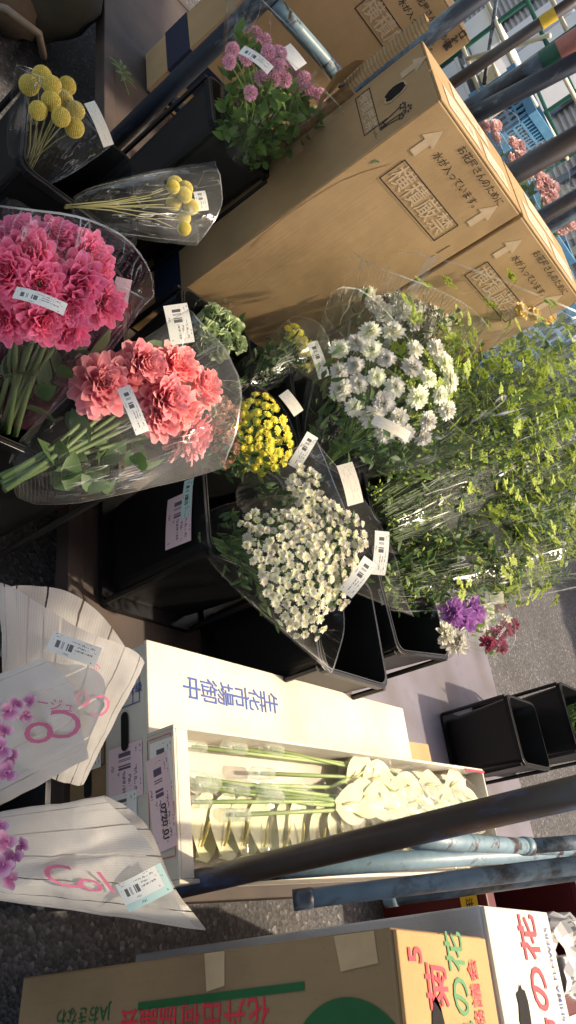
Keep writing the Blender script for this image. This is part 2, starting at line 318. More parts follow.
# ------------------------------------------------------------------ mesh helpers
class MB:
    def __init__(s): s.v = []; s.f = []; s.uv = []; s.mi = []
    def quad(s, a, b, c, d, mi=0, uv=((0, 0), (1, 0), (1, 1), (0, 1))):
        i = len(s.v); s.v += [Vector(a), Vector(b), Vector(c), Vector(d)]; s.f.append((i, i+1, i+2, i+3)); s.uv.append(uv); s.mi.append(mi)
    def grid(s, rows, mi=0, uvf=None, closed=False):
        i0 = len(s.v); nr, nc = len(rows), len(rows[0])
        for r in rows: s.v += [Vector(p) for p in r]
        for i in range(nr-1):
            for j in range(nc if closed else nc-1):
                k = (j+1) % nc
                s.f.append((i0+i*nc+j, i0+i*nc+k, i0+(i+1)*nc+k, i0+(i+1)*nc+j)); s.mi.append(mi)
                a, b_ = j/(nc if closed else nc-1), (j+1)/(nc if closed else nc-1); c, d = i/(nr-1), (i+1)/(nr-1)
                s.uv.append(((a, c), (b_, c), (b_, d), (a, d)))
    def box(s, lo, hi, mi=0):
        x0, y0, z0 = lo; x1, y1, z1 = hi
        p = [Vector(q) for q in ((x0, y0, z0), (x1, y0, z0), (x1, y1, z0), (x0, y1, z0), (x0, y0, z1), (x1, y0, z1), (x1, y1, z1), (x0, y1, z1))]
        s.hexa(p, mi)
    def hexa(s, p, mi=0):
        i = len(s.v); s.v += [Vector(q) for q in p]
        for f in ((3, 2, 1, 0), (4, 5, 6, 7), (0, 1, 5, 4), (1, 2, 6, 5), (2, 3, 7, 6), (3, 0, 4, 7)):
            s.f.append(tuple(i+k for k in f)); s.mi.append(mi); s.uv.append(((0, 0), (1, 0), (1, 1), (0, 1)))
    def tube(s, pts, rad, n=10, mi=0, cap=True):
        pts = [Vector(p) for p in pts]; rads = rad if isinstance(rad, (list, tuple)) else [rad]*len(pts)
        rows = []; prev = None
        for k, p in enumerate(pts):
            t = (pts[min(k+1, len(pts)-1)]-pts[max(k-1, 0)]).normalized()
            a = prev if prev is not None else (Vector((0, 0, 1)) if abs(t.z) < .9 else Vector((1, 0, 0)))
            x = (a - t*a.dot(t)).normalized(); y = t.cross(x); prev = x
            rows.append([p + (x*math.cos(q*2*math.pi/n) + y*math.sin(q*2*math.pi/n))*rads[k] for q in range(n)])
        i0 = len(s.v); s.grid(rows, mi, closed=True)
        if cap:
            for o, rev in ((i0, True), (i0+(len(pts)-1)*n, False)):
                f = [o+k for k in range(n)]; s.f.append(tuple(reversed(f)) if rev else tuple(f)); s.mi.append(mi); s.uv.append(tuple((0, 0) for _ in range(n)))
    def mesh(s, name, mats, smooth=False, off=Vector((0, 0, 0))):
        me = bpy.data.meshes.new(name)
        me.from_pydata([v-off for v in s.v], [], s.f); 
        ul = me.uv_layers.new(name='UVMap')
        flat = [c for f in s.uv for q in f for c in q]
        ul.data.foreach_set('uv', flat)
        for mm in (mats if isinstance(mats, (list, tuple)) else [mats]): me.materials.append(MATS[mm])
        me.polygons.foreach_set('material_index', s.mi)
        if smooth: me.polygons.foreach_set('use_smooth', [True]*len(s.f))
        me.update()
        return me
    def build(s, name, mats, parent=None, smooth=False, bevel=0, off=Vector((0, 0, 0))):
        o = bpy.data.objects.new(name, s.mesh(name, mats, smooth, off)); COL.objects.link(o)
        if parent: o.parent = parent
        if bevel:
            bv = o.modifiers.new('bevel', 'BEVEL'); bv.width = bevel; bv.segments = 2; bv.limit_method = 'ANGLE'
        return o
def tag(o, label=None, cat=None, group=None, kind=None):
    if label: o['label'] = label
    if cat: o['category'] = cat
    if group: o['group'] = group
    if kind: o['kind'] = kind
    return o
def thing(name, label, cat, loc, rotz=0, group=None):
    o = bpy.data.objects.new(name, None); COL.objects.link(o); o.location = loc; o.rotation_euler = (0, 0, rotz); o.empty_display_size = .05
    return tag(o, label, cat, group)
def put(name, me, parent, loc=(0, 0, 0), rot=None, scale=1, label=None):
    o = bpy.data.objects.new(name, me); COL.objects.link(o); o.parent = parent
    o.location = loc
    if rot is not None: o.rotation_mode = 'QUATERNION'; o.rotation_quaternion = rot
    o.scale = (scale,)*3 if isinstance(scale, (int, float)) else scale
    if label: o['label'] = label
    return o
_tc = {}
def text_geo(txt, bold):
    if (txt, bold) in _tc: return _tc[(txt, bold)]
    cu = bpy.data.curves.new('t', 'FONT'); cu.body = txt; cu.size = 1; cu.offset = bold; cu.resolution_u = 3
    cu.align_x = 'CENTER'; cu.align_y = 'CENTER'
    o = bpy.data.objects.new('t', cu); COL.objects.link(o)
    dg = bpy.context.evaluated_depsgraph_get(); me = bpy.data.meshes.new_from_object(o.evaluated_get(dg))
    g = ([v.co.copy() for v in me.vertices], [tuple(p.vertices) for p in me.polygons])
    bpy.data.objects.remove(o); bpy.data.curves.remove(cu); bpy.data.meshes.remove(me)
    _tc[(txt, bold)] = g
    return g
def lettering(parent, txt, fn, size, mat, bold=.0, name='lettering', stretch=1):
    """fn maps (x,y) in metres on the surface to a point in the parent's space"""
    vs, fs = text_geo(txt, bold)
    b = MB(); b.v = [fn(v.x*size*stretch, v.y*size) for v in vs]; b.f = fs; b.uv = [tuple((0, 0) for _ in f) for f in fs]; b.mi = [0]*len(fs)
    return b.build(name, mat, parent)
def flatmap(O, X, Y):
    O, X, Y = Vector(O), Vector(X), Vector(Y)
    return lambda x, y: O + X*x + Y*y
def polyprint(parent, pts, O, X, Y, mat, name):
    O, X, Y = Vector(O), Vector(X), Vector(Y)
    b = MB(); b.v = [O+X*p[0]+Y*p[1] for p in pts]; b.f = [tuple(range(len(pts)))]; b.uv = [tuple((0, 0) for _ in pts)]; b.mi = [0]
    return b.build(name, mat, parent)
ARROW = [(-.014, -.05), (.014, -.05), (.014, .0), (.032, .0), (0, .05), (-.032, 0), (-.014, 0)]
def frame_print(parent, O, X, Y, w, h, t, mat, name='printed_frame'):
    O, X, Y = Vector(O), Vector(X), Vector(Y); b = MB()
    for (x0, y0, x1, y1) in ((-w/2, h/2-t, w/2, h/2), (-w/2, -h/2, w/2, -h/2+t), (-w/2, -h/2+t, -w/2+t, h/2-t), (w/2-t, -h/2+t, w/2, h/2-t)):
        b.quad(O+X*x0+Y*y0, O+X*x1+Y*y0, O+X*x1+Y*y1, O+X*x0+Y*y1)
    return b.build(name, mat, parent)
def sticker(parent, O, X, Y, w, h, mat, curl=0., name='price_label', nrm=None, n=8):
    """a paper label, a little curled along its length"""
    O, X, Y = Vector(O), Vector(X).normalized(), Vector(Y).normalized(); N = X.cross(Y).normalized()
    if nrm is not None and N.dot(nrm) < 0: N = -N
    rows = []
    for j in range(3):
        rows.append([O + X*((i/n-.5)*w) + Y*((j/2-.5)*h) + N*(curl*(.25-(i/n-.5)**2)*4*w*.25) for i in range(n+1)])
    b = MB(); b.grid(rows)
    return b.build(name, mat, parent, smooth=True)
def fit_label(parent, root, P, dirpx, L, Wd, mat, curl=.3, flip=False, name='price_label'):
    """label at world point P whose long side runs along picture direction dirpx, facing up toward the viewer's side"""
    X = (PX*dirpx[0] + PY*dirpx[1]).normalized(); N = -(FW*.9) + UZ*.25; N = (N - X*N.dot(X)).normalized(); Y = N.cross(X)
    if flip: X, Y = -X, -Y
    return sticker(parent, P-root, X, Y, L, Wd, mat, curl, name, N)


# ================================================================== THE SETTING
def wroot(name, label, cat, u, v, z, group=None, dyaw=0): return thing(name, label, cat, W(u, v, z), ROT+math.radians(dyaw), group)
b = MB(); b.quad((-80, -40, 0), (80, -40, 0), (80, 120, 0), (-80, 120, 0))
tag(b.build('ground', 'asphalt'), kind='structure')
b = MB(); b.quad(W(1.9, .22, .004), W(3.70, .22, .004), W(3.66, 1.5, .004), W(1.9, 1.5, .004))
tag(b.build('pavement', 'floor_paint'), kind='structure')
# added hall cover, out of view, shaped to shade near buckets and left corner
b = MB(); zr = 3.6
def slab(u0, v0, ua, ub, v1):
    b.hexa([W(u0, v0, zr), W(ua, v0, zr), W(ub, v1, zr), W(u0, v1, zr), W(u0, v0, zr+.15), W(ua, v0, zr+.15), W(ub, v1, zr+.15), W(u0, v1, zr+.15)])
slab(-2.2, -9, 1.45, 2.52, 1.89); slab(-2.2, 1.9, 3.2, 3.2, 9)
tag(b.build('shade_roof', 'white_panel'), kind='structure')  # pale underside picked to bounce light down

# ---------------------------------------------------------------- carts
def pipe(name, parent, a, c, rad, mat, n=14):
    b = MB(); a, c = Vector(a), Vector(c)
    b.tube([a, a.lerp(c, .33), a.lerp(c, .66), c], rad, n); return b.build(name, mat, parent, smooth=False) if n < 8 else smooth_pipe(b, name, mat, parent)
def smooth_pipe(b, name, mat, parent):
    o = b.build(name, mat, parent, smooth=True)
    return o
def ang(b, lo, hi): b.box(lo, hi)
def cart_wheels(t, L, Wd, zdeck):
    for x in (.15, L-.15):
        for y in (.12, Wd-.12):
            wb = MB(); wb.tube([(x, y-.02, -zdeck+.05), (x, y+.02, -zdeck+.05)], .05, 18); w = wb.build('wheel', 'black_plastic', t)
            fb = MB(); fb.box((x-.03, y-.035, -zdeck+.06), (x+.03, y-.025, -.055)); fb.box((x-.03, y+.025, -zdeck+.06), (x+.03, y+.035, -.055)); fb.box((x-.04, y-.04, -.055), (x+.04, y+.04, -.04)); fb.build('caster_fork', 'pipe_slate', w)
def cart(label, u0, v0, L, Wd, z, group='flower market carts'):
    t = wroot('platform_cart', label, 'cart', u0, v0, z, group)
    b = MB(); b.box((.04, .04, -.018), (L-.04, Wd-.04, -.006)); b.build('deck', 'deck_rust', t)
    b = MB(); b.box((0, 0, -.05), (.045, Wd, 0)); b.box((L-.045, 0, -.05), (L, Wd, 0)); b.box((.045, 0, -.05), (L-.045, .042, 0)); b.box((.045, Wd-.042, -.05), (L-.045, Wd, 0))
    b.build('deck_frame', 'deck_rust', t, bevel=.004)
    cart_wheels(t, L, Wd, z)
    return t
c1 = cart('low steel platform cart carrying the white flower boxes and black buckets', 1.02, .115, 1.12, 1.875, .15)
# right hand posts of the first cart (local coordinates = (u-1.02, v-.03, z-.15))
def L1(u, v, z): return (u-1.02, v-.115, z-.15)
pipe('post', c1, L1(1.073, .1145, .205), L1(1.062, .141, 1.42), .0205, 'pipe_dark')
c2 = cart('rusty brown platform cart behind the tall box, a blue tube gate on its near end', 1.04, 2.07, 1.5, 1.6, .25)
def L2(u, v, z): return (u-1.04, v-2.07, z-.25)
pipe('post', c2, L2(1.012, 2.145, .2), L2(1.0, 2.17, 1.5), .027, 'pipe_navy')
pipe('post', c2, L2(1.365, 2.145, .25), L2(1.37, 2.12, 1.6), .025, 'pipe_navy')
pipe('crossbar', c2, L2(1.03, 2.155, .935), L2(1.345, 2.15, .948), .021, 'pipe_blue')
for zz in (.55,): pipe('crossbar', c2, L2(1.03, 2.15, zz), L2(1.345, 2.145, zz), .018, 'pipe_navy')
# third cart: only its rails and post show, between the calla box and the cartons
c3 = thing('tube_rail_gate', 'light blue scuffed tube rails of a gate beside the dark post', 'gate', W(1.25, .11, 0), ROT, None)
def L3(u, v, z): return (u-1.25, v-.11, z)
pipe('post', c3, L3(2.2, .148, 0), L3(2.2, .148, .85), .021, 'pipe_blue')
pipe('rail', c3, L3(1.1313, 0.1250, 0.8562), L3(1.6125, 0.1250, 0.8337), .0145, 'pipe_blue')
pipe('rail', c3, L3(1.6062, 0.1250, 0.8337), L3(2.1875, 0.1250, 0.8125), .0145, 'pipe_blue')
b = MB(); b.tube([L3(1.5775, 0.1250, 0.8356), L3(1.6250, 0.1250, 0.8331)], .0175, 14); b.build('sleeve_joint', 'pipe_blue', c3, smooth=True)
pipe('rail', c3, L3(1.6125, 0.1250, 0.8400), L3(1.9375, 0.1250, 1.0063), .0145, 'pipe_slate')
pipe('rail', c3, L3(1.1062, 0.1250, 0.5487), L3(2.4375, 0.1250, 0.9800), .018, 'pipe_blue')
c4 = thing('leaning_pipe', 'slate blue pipe with an open end lying below the light blue rails', 'pipe', W(.8, .05, .87), ROT, 'loose pipes below the rails')
pipe('tube', c4, (0, 0, .008), (.5, 0, .59), .0108, 'pipe_slate'); pipe('end_ring', c4, (-.003, 0, .0045), (.012, 0, .0215), .0118, 'pipe_navy')
c5 = thing('leaning_pipe', 'lowest blue pipe nearest the cartons with a pale worn end', 'pipe', W(1.085, .05, .823), ROT, 'loose pipes below the rails')
pipe('tube', c5, (0, 0, .0), (.25, -.0, .62), .0115, 'pipe_slate'); pipe('end_collar', c5, (-.002, 0, -.006), (.004, 0, .012), .0128, 'pipe_blue')

# ---------------------------------------------------------------- tall cardboard boxes (water-filled flower transport boxes)
def carton_body(t, Lx, Ly, H, mat, top_mat=None, bevel=.004, name='body', seam=True):
    b = MB(); b.box((0, 0, 0), (Lx, Ly, H-.006)); o = b.build(name, mat, t, bevel=bevel)
    g = .0025
    if seam:   # two top flaps meeting along the long middle line
        for y0, y1 in ((0.001, Ly/2-g), (Ly/2+g, Ly-.001)):
            f = MB(); f.box((.001, y0, H-.0055), (Lx-.001, y1, H)); f.build('flap', top_mat or mat, t, bevel=.0015)
    return o
TBH = 1.066
def jp_block(t, x0, z0, Lx, k=1.):
    """printed side of a tall box: framed warning, two lines of text, arrows (face at y=0, seen from -y)"""
    X, Z = (1, 0, 0), (0, 0, 1); e = -.0015
    frame_print(t, (x0+.222, e, z0+.035), X, Z, .285, .078, .0035, 'print_black')
    lettering(t, '横積厳禁', flatmap((x0+.222, e, z0+.035), X, Z), .066, 'print_pale', .006)
    lettering(t, 'お花屋さんのために', flatmap((x0+.265, e, z0+.192), X, Z), .0265, 'print_black', .004)
    lettering(t, '水が入っています。', flatmap((x0+.237, e, z0+.138), X, Z), .0265, 'print_black', .004)
    for ax in (.077, .38): polyprint(t, [(p[0]*.86, p[1]*.88) for p in ARROW], (x0+ax, e, z0+.14), X, Z, 'print_pale', 'printed_arrow')
def face_x_prints(t, Ly, z0):
    X, Z = (0, -1, 0), (0, 0, 1); e = -.0015
    frame_print(t, (e, .135, z0+.04), X, Z, .15, .046, .0025, 'print_black'); lettering(t, '横積厳禁', flatmap((e, .135, z0+.04), X, Z), .036, 'print_pale', .014)
    polyprint(t, [(p[0]*.8, p[1]*.75) for p in ARROW], (e, .165, z0+.185), X, Z, 'print_pale', 'printed_arrow')
    # torn hand hole
    R2 = random.Random(3); pts = [((.019+R2.uniform(-.004, .005))*math.cos(a), (.031+R2.uniform(-.006, .006))*math.sin(a)) for a in [k*2*math.pi/16 for k in range(16)]]
    polyprint(t, pts, (e, .128, z0+.122), X, Z, 'hole_dark', 'hand_hole')
    rim = MB(); q = pts+[pts[0]]; rim.grid([[Vector((e-.001, .128-p[0]*1.0, z0+.122+p[1]*1.0)) for p in q], [Vector((e-.0005, .128-p[0]*1.2, z0+.122+p[1]*1.18)) for p in q]]); rim.build('torn_rim', 'tape', t)
    # little line drawing of two flowers
    d = MB()
    def ln(p, q, w=.0016):
        p, q = Vector((e, .05-p[0], z0+.09+p[1])), Vector((e, .05-q[0], z0+.09+q[1])); s_ = (q-p).normalized().cross(Vector((1, 0, 0)))*w; d.quad(p-s_, q-s_, q+s_, p+s_)
    for cx, cz, r_ in ((-.016, .04, .011), (.006, .05, .013), (.016, .03, .009)):
        for k in range(7):
            a = k*2*math.pi/7; ln((cx+.4*r_*math.cos(a), cz+.4*r_*math.sin(a)), (cx+r_*math.cos(a), cz+r_*math.sin(a)), .0022)
        ln((cx, cz-r_), (cx*.3, -.03))
    ln((-.012, -.005), (-.012, -.03)); ln((.01, -.005), (.01, -.03)); ln((-.014, -.018), (.012, -.012))
    d.build('printed_drawing', 'print_black', t)
    lettering(t, 'ストッパー', flatmap((e, .05, z0+.045), X, Z), .011, 'print_black', .01)
def top_labels(t, Lx, Ly, H):
    for i, (x, y, w, h) in enumerate(((Lx*.3, Ly*.3, .17, .085), (Lx*.72, Ly*.3, .14, .08), (Lx*.5, Ly*.76, .2, .07))):
        sticker(t, (x, y, H+.0015), (1, 0, 0), (0, 1, 0), w, h, 'label_box', 0, 'shipping_label', n=2)
def tall_box(label, u, v, z, Lx, Ly, H, px0=.0):
    t = wroot('tall_carton', label, 'cardboard box', u, v, z, 'tall upright flower cartons')
    carton_body(t, Lx, Ly, H, 'kraft', 'kraft')
    jp_block(t, px0, H-.222, Lx)
    top_labels(t, Lx, Ly, H)
    # band round the foot
    b = MB(); e = .0025
    b.box((-e, -e, .11), (Lx+e, Ly+e, .215)); b.build('navy_band', 'navy_band', t)
    return t
tb1 = tall_box('tall brown carton with a torn hand hole and flower drawing on its narrow end', 1.224, 1.673, .15, .452, .232, TBH)
face_x_prints(tb1, .232, TBH-.222)
b = MB(); b.quad((-.0012, .208, .63), (-.0012, .172, .63), (-.0012, .172, .685), (-.0012, .208, .685)); b.build('tape', 'tape', tb1)
b = MB(); b.quad((-.001, -.0008, .5), (-.001, .004, .5), (-.001, .002, 1.0), (-.001, -.0008, 1.0)); b.build('worn_edge', 'tape', tb1)
tb2 = tall_box('tall brown carton whose lettering is cut off by the lime green bunch', 1.688, 1.673, .15, .45, .232, TBH)
def loc_of(t, P): return Matrix.Rotation(-t.rotation_euler.z, 3, 'Z') @ (P - t.location)
def crease(t, pxs, w, mat, name):
    pts = [loc_of(t, onp(x, y, W(0, 1.673, 0), E2)) for x, y in pxs]; b = MB(); rows = []
    for k, p in enumerate(pts):
        d = (pts[min(k+1, len(pts)-1)]-pts[max(k-1, 0)]).normalized(); n_ = Vector((-d.z, 0, d.x))*w; rows.append([Vector((p.x, -.0012, p.z))-n_, Vector((p.x, -.0012, p.z))+n_])
    b.grid(rows); return b.build(name, mat, t)
crease(tb1, [(252, 247), (262, 236), (282, 219), (302, 205), (322, 192), (343, 180), (366, 171), (390, 164)], .0011, 'kraft_edge', 'crease_line')
crease(tb1, [(437, 253), (450, 245)], .0014, 'print_black', 'slit'); crease(tb1, [(431, 257), (434, 255)], .0012, 'print_black', 'slit')
crease(tb1, [(371, 163), (375, 160), (379, 162)], .003, 'leaf_paper', 'plant_stain')
crease(tb1, [(205, 275), (240, 250), (280, 219)], .0008, 'tape', 'scratch')
# flattened carton standing between the tall box and the tube gate
t = wroot('flattened_carton', 'flattened brown carton with ribbed upper edge and torn corner wedged beside the tall box', 'cardboard sheet', 1.206, 1.914, .15)
b = MB(); b.box((0, 0, 0), (.44, .022, .86)); b.build('panel', 'kraft_edge', t, bevel=.002)
b = MB()
rows = []
for k in range(49):
    x = -.002+ (k % 2)*.003; z_ = .85+k*.245/48
    rows.append([(x+.012, .0, z_), (x, .012, z_), (x+.002, .048, z_), (x+.03, .056, z_)])
b.grid(rows); b.build('ribbed_flap', 'kraft', t)
b = MB(); b.grid([[(-.004, .02, .79), (-.03, -.02, .80), (-.028, -.05, .76)], [(-.004, .035, .87), (-.045, .0, .85), (-.05, -.03, .80)], [(.0, .05, .92), (-.03, .03, .905), (-.06, -.01, .86)]]); b.build('torn_corner', 'kraft', t, smooth=True)
# box on the second cart
t = wroot('tall_carton', 'wide brown carton behind the blue tube gate', 'cardboard box', 1.232, 2.74, .25, 'tall upright flower cartons')
carton_body(t, .655, .22, .97, 'kraft', 'kraft')
frame_print(t, (.43, -.0015, .765), (1, 0, 0), (0, 0, 1), .31, .085, .004, 'print_black'); lettering(t, '横積厳禁', flatmap((.43, -.0015, .765), (1, 0, 0), (0, 0, 1)), .073, 'print_pale', .012)
lettering(t, 'お花屋さんのために', flatmap((.49, -.0015, .905), (1, 0, 0), (0, 0, 1)), .027, 'print_black', .012)
lettering(t, '水が入っています。', flatmap((.48, -.0015, .855), (1, 0, 0), (0, 0, 1)), .027, 'print_black', .012)
lettering(t, '開封口', flatmap((.612, -.0015, .93), (0, 0, 1), (-1, 0, 0)), .03, 'print_black', .03)
b = MB(); b.box((-.0025, -.0025, .11), (.6575, .2225, .22)); b.build('navy_band', 'navy_band', t)

# ---------------------------------------------------------------- flat white flower boxes
def hand_slot(t, O, X, Y, w, h, mat='hole_dark'):
    pts = []
    for k in range(9): a = math.pi/2 + k*math.pi/8; pts.append((-w/2+h/2+math.cos(a)*h/2, math.sin(a)*h/2))
    for k in range(9): a = -math.pi/2 + k*math.pi/8; pts.append((w/2-h/2+math.cos(a)*h/2, math.sin(a)*h/2))
    polyprint(t, pts, O, X, Y, mat, 'hand_hole')
wb = wroot('flower_box', 'long white closed flower box with blue lettering on its lid, below the open box', 'flower box', 1.025, .19, .272, 'flat flower boxes stacked on the cart')
carton_body(wb, .97, .372, .128, 'white_board', None, .004, seam=False)
b = MB(); b.box((-.004, -.004, .118), (.974, .376, .128)); b.build('lid', 'white_board', wb, bevel=.003)
for i, ch in enumerate('生花市場御中'):
    pass
o_x, o_y = .36, .235
for i, ch in enumerate('生花市場御中'):
    lettering(wb, ch, flatmap((.365-i*.0505, .302-.0012*i, .1292), (0, -1, 0), (1, 0, 0)), .054, 'print_blue', .006)
X, Z = (0, -1, 0), (0, 0, 1); e = -.0052
hand_slot(wb, (e, .21, .062), X, Z, .075, .02)
frame_print(wb, (-.0018, .3, .068), X, Z, .085, .07, .0018, 'print_blue')
for k in (-.015, .015): polyprint(wb, [(-.0425, -.0008), (.0425, -.0008), (.0425, .0008), (-.0425, .0008)], (-.0018, .3, .068+k), X, Z, 'print_blue', 'printed_line')
polyprint(wb, [(-.0008, -.035), (.0008, -.035), (.0008, .035), (-.0008, .035)], (-.0018, .315, .068), X, Z, 'print_blue', 'printed_line')
lettering(wb, '等級', flatmap((-.002, .33, .09), (0, 0, 1), (0, 1, 0)), .02, 'print_blue', .01)
lettering(wb, '階級', flatmap((-.002, .285, .09), (0, 0, 1), (0, 1, 0)), .02, 'print_blue', .01)
sticker(wb, (-.0024, .135, .06), (0, -1, 0), (0, 0, 1), .1, .095, 'label_pink', 0, 'shipping_label', n=2)
sticker(wb, (-.0027, .06, .05), (0, -1, 0), (0, 0, 1), .075, .08, 'label_white', 0, 'shipping_label', n=2)
bb = wroot('flower_box', 'brown flower box with printed end panel under the white box, small end of the stack', 'flower box', 1.035, .2, .15, 'flat flower boxes stacked on the cart')
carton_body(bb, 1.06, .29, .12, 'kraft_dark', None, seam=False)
hand_slot(bb, (-.002, .13, .06), X, Z, .06, .022)
frame_print(bb, (-.0018, .2, .06), X, Z, .09, .1, .002, 'print_black')
polyprint(bb, [(-.13, -.001), (.13, -.001), (.13, .001), (-.13, .001)], (-.0019, .145, .06), X, Z, 'print_black', 'printed_line')
sticker(bb, (-.0024, .19, .085), X, Z, .075, .03, 'label_white', 0, 'shipping_label', n=2)
sticker(bb, (-.0024, .06, .035), X, Z, .06, .035, 'label_white', 0, 'shipping_label', n=2)
lettering(bb, 'JA花卉', flatmap((-.003, .2, .032), (0, 0, 1), (0, 1, 0)), .018, 'print_black', .01)
# open calla box lying on the white one, far end a little raised
cbx = wroot('flower_box', 'open white box full of wrapped cream calla lilies on top of the white box', 'flower box', 1.01, .115, .402, 'flat flower boxes stacked on the cart')
cbx.rotation_euler = (0, -math.radians(3.2), ROT)
CL, CWd, CH, th = 1.12, .262, .078, .007
b = MB(); b.box((0, 0, 0), (CL, CWd, .006)); b.build('bottom_panel', 'white_board', cbx)
for nm, lo, hi in (('side_panel', (0, 0, .006), (CL, th, CH)), ('side_panel', (0, CWd-th, .006), (CL, CWd, CH)), ('end_panel', (CL-th, th, .006), (CL, CWd-th, CH))):
    b = MB(); b.box(lo, hi); b.build(nm, 'white_board', cbx, bevel=.002)
b = MB(); b.box((0, th, .006), (.006, CWd-th, CH)); b.box((.006, th, CH-.005), (.034, CWd-th, CH)); b.build('end_panel', 'white_board', cbx, bevel=.002)
b = MB(); b.box((1.02, CWd-.012, CH+.001), (1.12, CWd-.006, CH+.003)); b.build('lid_edge', 'print_darkred', cbx)
frame_print(cbx, (-.0018, .145, .04), X, Z, .205, .066, .0012, 'print_red')
sticker(cbx, (-.003, .135, .042), (0, -1, .12), (0, .12, 1), .16, .06, 'label_pink', 0, 'shipping_label', n=4)
sticker(cbx, (-.0024, .185, .045), (0, -1, 0), (0, 0, 1), .11, .06, 'label_white', 0, 'shipping_label', n=4)
lettering(cbx, '0720 01', flatmap((-.0042, .1, .052), (0, -1, .12), (0, .12, 1)), .019, 'print_black', .012)
lettering(cbx, 'CU', flatmap((-.0042, .03, .022), (0, -1, 0), (0, 0, 1)), .026, 'print_darkred', .02)

# ---------------------------------------------------------------- cartons at the right foot of the picture
bc = wroot('flower_carton', 'brown carton standing on end with green stripe and red lettering, number 5 on its lid', 'cardboard box', .957, -.392, .138, 'cartons standing on end', )
bc.location = W(.955, .012, .138); bc.rotation_euler = (0, 0, ROT-math.radians(6))
b = MB(); b.box((0, -.42, 0), (.247, 0, .762)); b.build('body', 'kraft_dark', bc, bevel=.004)  # darker kraft puts the shade on the sides into colour
b = MB(); b.box((.004, -.415, .762), (.244, -.003, .768)); b.build('end_flap', 'kraft_sunlit', bc, bevel=.002)  # brighter kraft puts the sun on the lid into colour
tx = flatmap
e = -.0016; Xf, Yf = (0, 0, -1), (0, -1, 0)
b = MB(); b.quad((e, -.055, .302), (e, -.0495, .622), (e, -.0595, .622), (e, -.0655, .302)); b.build('printed_stripe', 'print_darkgreen', bc)
lettering(bc, 'JAおきなわ', flatmap((e, -.064, .172), Xf, Yf), .027, 'print_darkgreen', .006)
lettering(bc, '花卉出荷協議会', flatmap((e, -.079, .412), Xf, Yf), .043, 'print_red', .006)
pts = [(.1*math.cos(k*2*math.pi/48), .1*math.sin(k*2*math.pi/48)) for k in range(48)]
polyprint(bc, pts, (e, -.171, .683), Xf, Yf, 'print_darkgreen', 'printed_disc')
b = MB(); b.quad((e, -.002, .675), (e, -.002, .738), (e, -.038, .74), (e, -.043, .682)); b.build('tape', 'tape', bc)
b = MB(); b.quad((e, -.002, .44), (e, -.002, .48), (e, -.045, .48), (e, -.05, .445)); b.build('tape', 'tape', bc)
Xt, Yt, zt = (0, 1, 0), (-1, 0, 0), .7695
lettering(bc, '5', flatmap((.042, -.03, zt), Xt, Yt), .045, 'print_red', .02)
lettering(bc, '菊', flatmap((.09, -.064, zt), Xt, Yt), .058, 'print_red', .012)
lettering(bc, '沖縄の花', flatmap((.148, -.101, zt), Xt, Yt), .052, 'print_green', .014)
lettering(bc, '花卉出荷協議会', flatmap((.19, -.134, zt), Xt, Yt), .03, 'print_red', .008)
pts = [(.014*math.cos(a)*(1+.2*math.sin(3*a)), .05*math.sin(a)) for a in [k*2*math.pi/16 for k in range(16)]]
polyprint(bc, pts, (.077, -.125, zt), (1, 0, 0), (0, 1, 0), 'hole_dark', 'hand_hole')
wc = wroot('flower_carton', 'white carton standing on end, red lettering and a torn hand hole on its lid', 'cardboard box', 1.2, 0, .138, 'cartons standing on end')
wc.location = W(1.212, .028, .138); wc.rotation_euler = (0, 0, ROT-math.radians(4.5))
b = MB(); b.box((0, -.42, 0), (.235, 0, .762)); b.build('body', 'shaded_white_board', wc, bevel=.004)  # greyer board puts the shade on the white sides into colour
b = MB(); b.box((.002, -.418, .762), (.233, -.002, .7685)); b.build('end_flap', 'white_board', wc, bevel=.002)
lettering(wc, '豊島の花', flatmap((.143, -.146, .7702), Xt, Yt), .07, 'print_red', .016)
lettering(wc, 'HANA NO SHIMA FLOWERS', flatmap((.209, -.135, .7702), Xt, Yt), .014, 'print_blue', .02, stretch=1.25)
R2 = random.Random(5); pts = [((.018+R2.uniform(-.005, .005))*math.cos(a), (.035+R2.uniform(-.009, .009))*math.sin(a)) for a in [k*2*math.pi/18 for k in range(18)]]
polyprint(wc, pts, (.068, -.14, .7702), (1, 0, 0), (0, 1, 0), 'hole_dark', 'hand_hole')

t = wroot('flower_carton', 'added plain brown carton, unseen behind the white carton, shading the ground', 'cardboard box', 1.475, .018, .0, 'cartons standing on end', dyaw=-2)  # hidden carton added to keep sun off the ground gap
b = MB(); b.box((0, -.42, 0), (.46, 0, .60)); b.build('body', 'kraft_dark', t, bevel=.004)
b = MB(); b.box((.003, -.417, .6005), (.457, -.003, .607)); b.build('end_flap', 'kraft', t, bevel=.002)

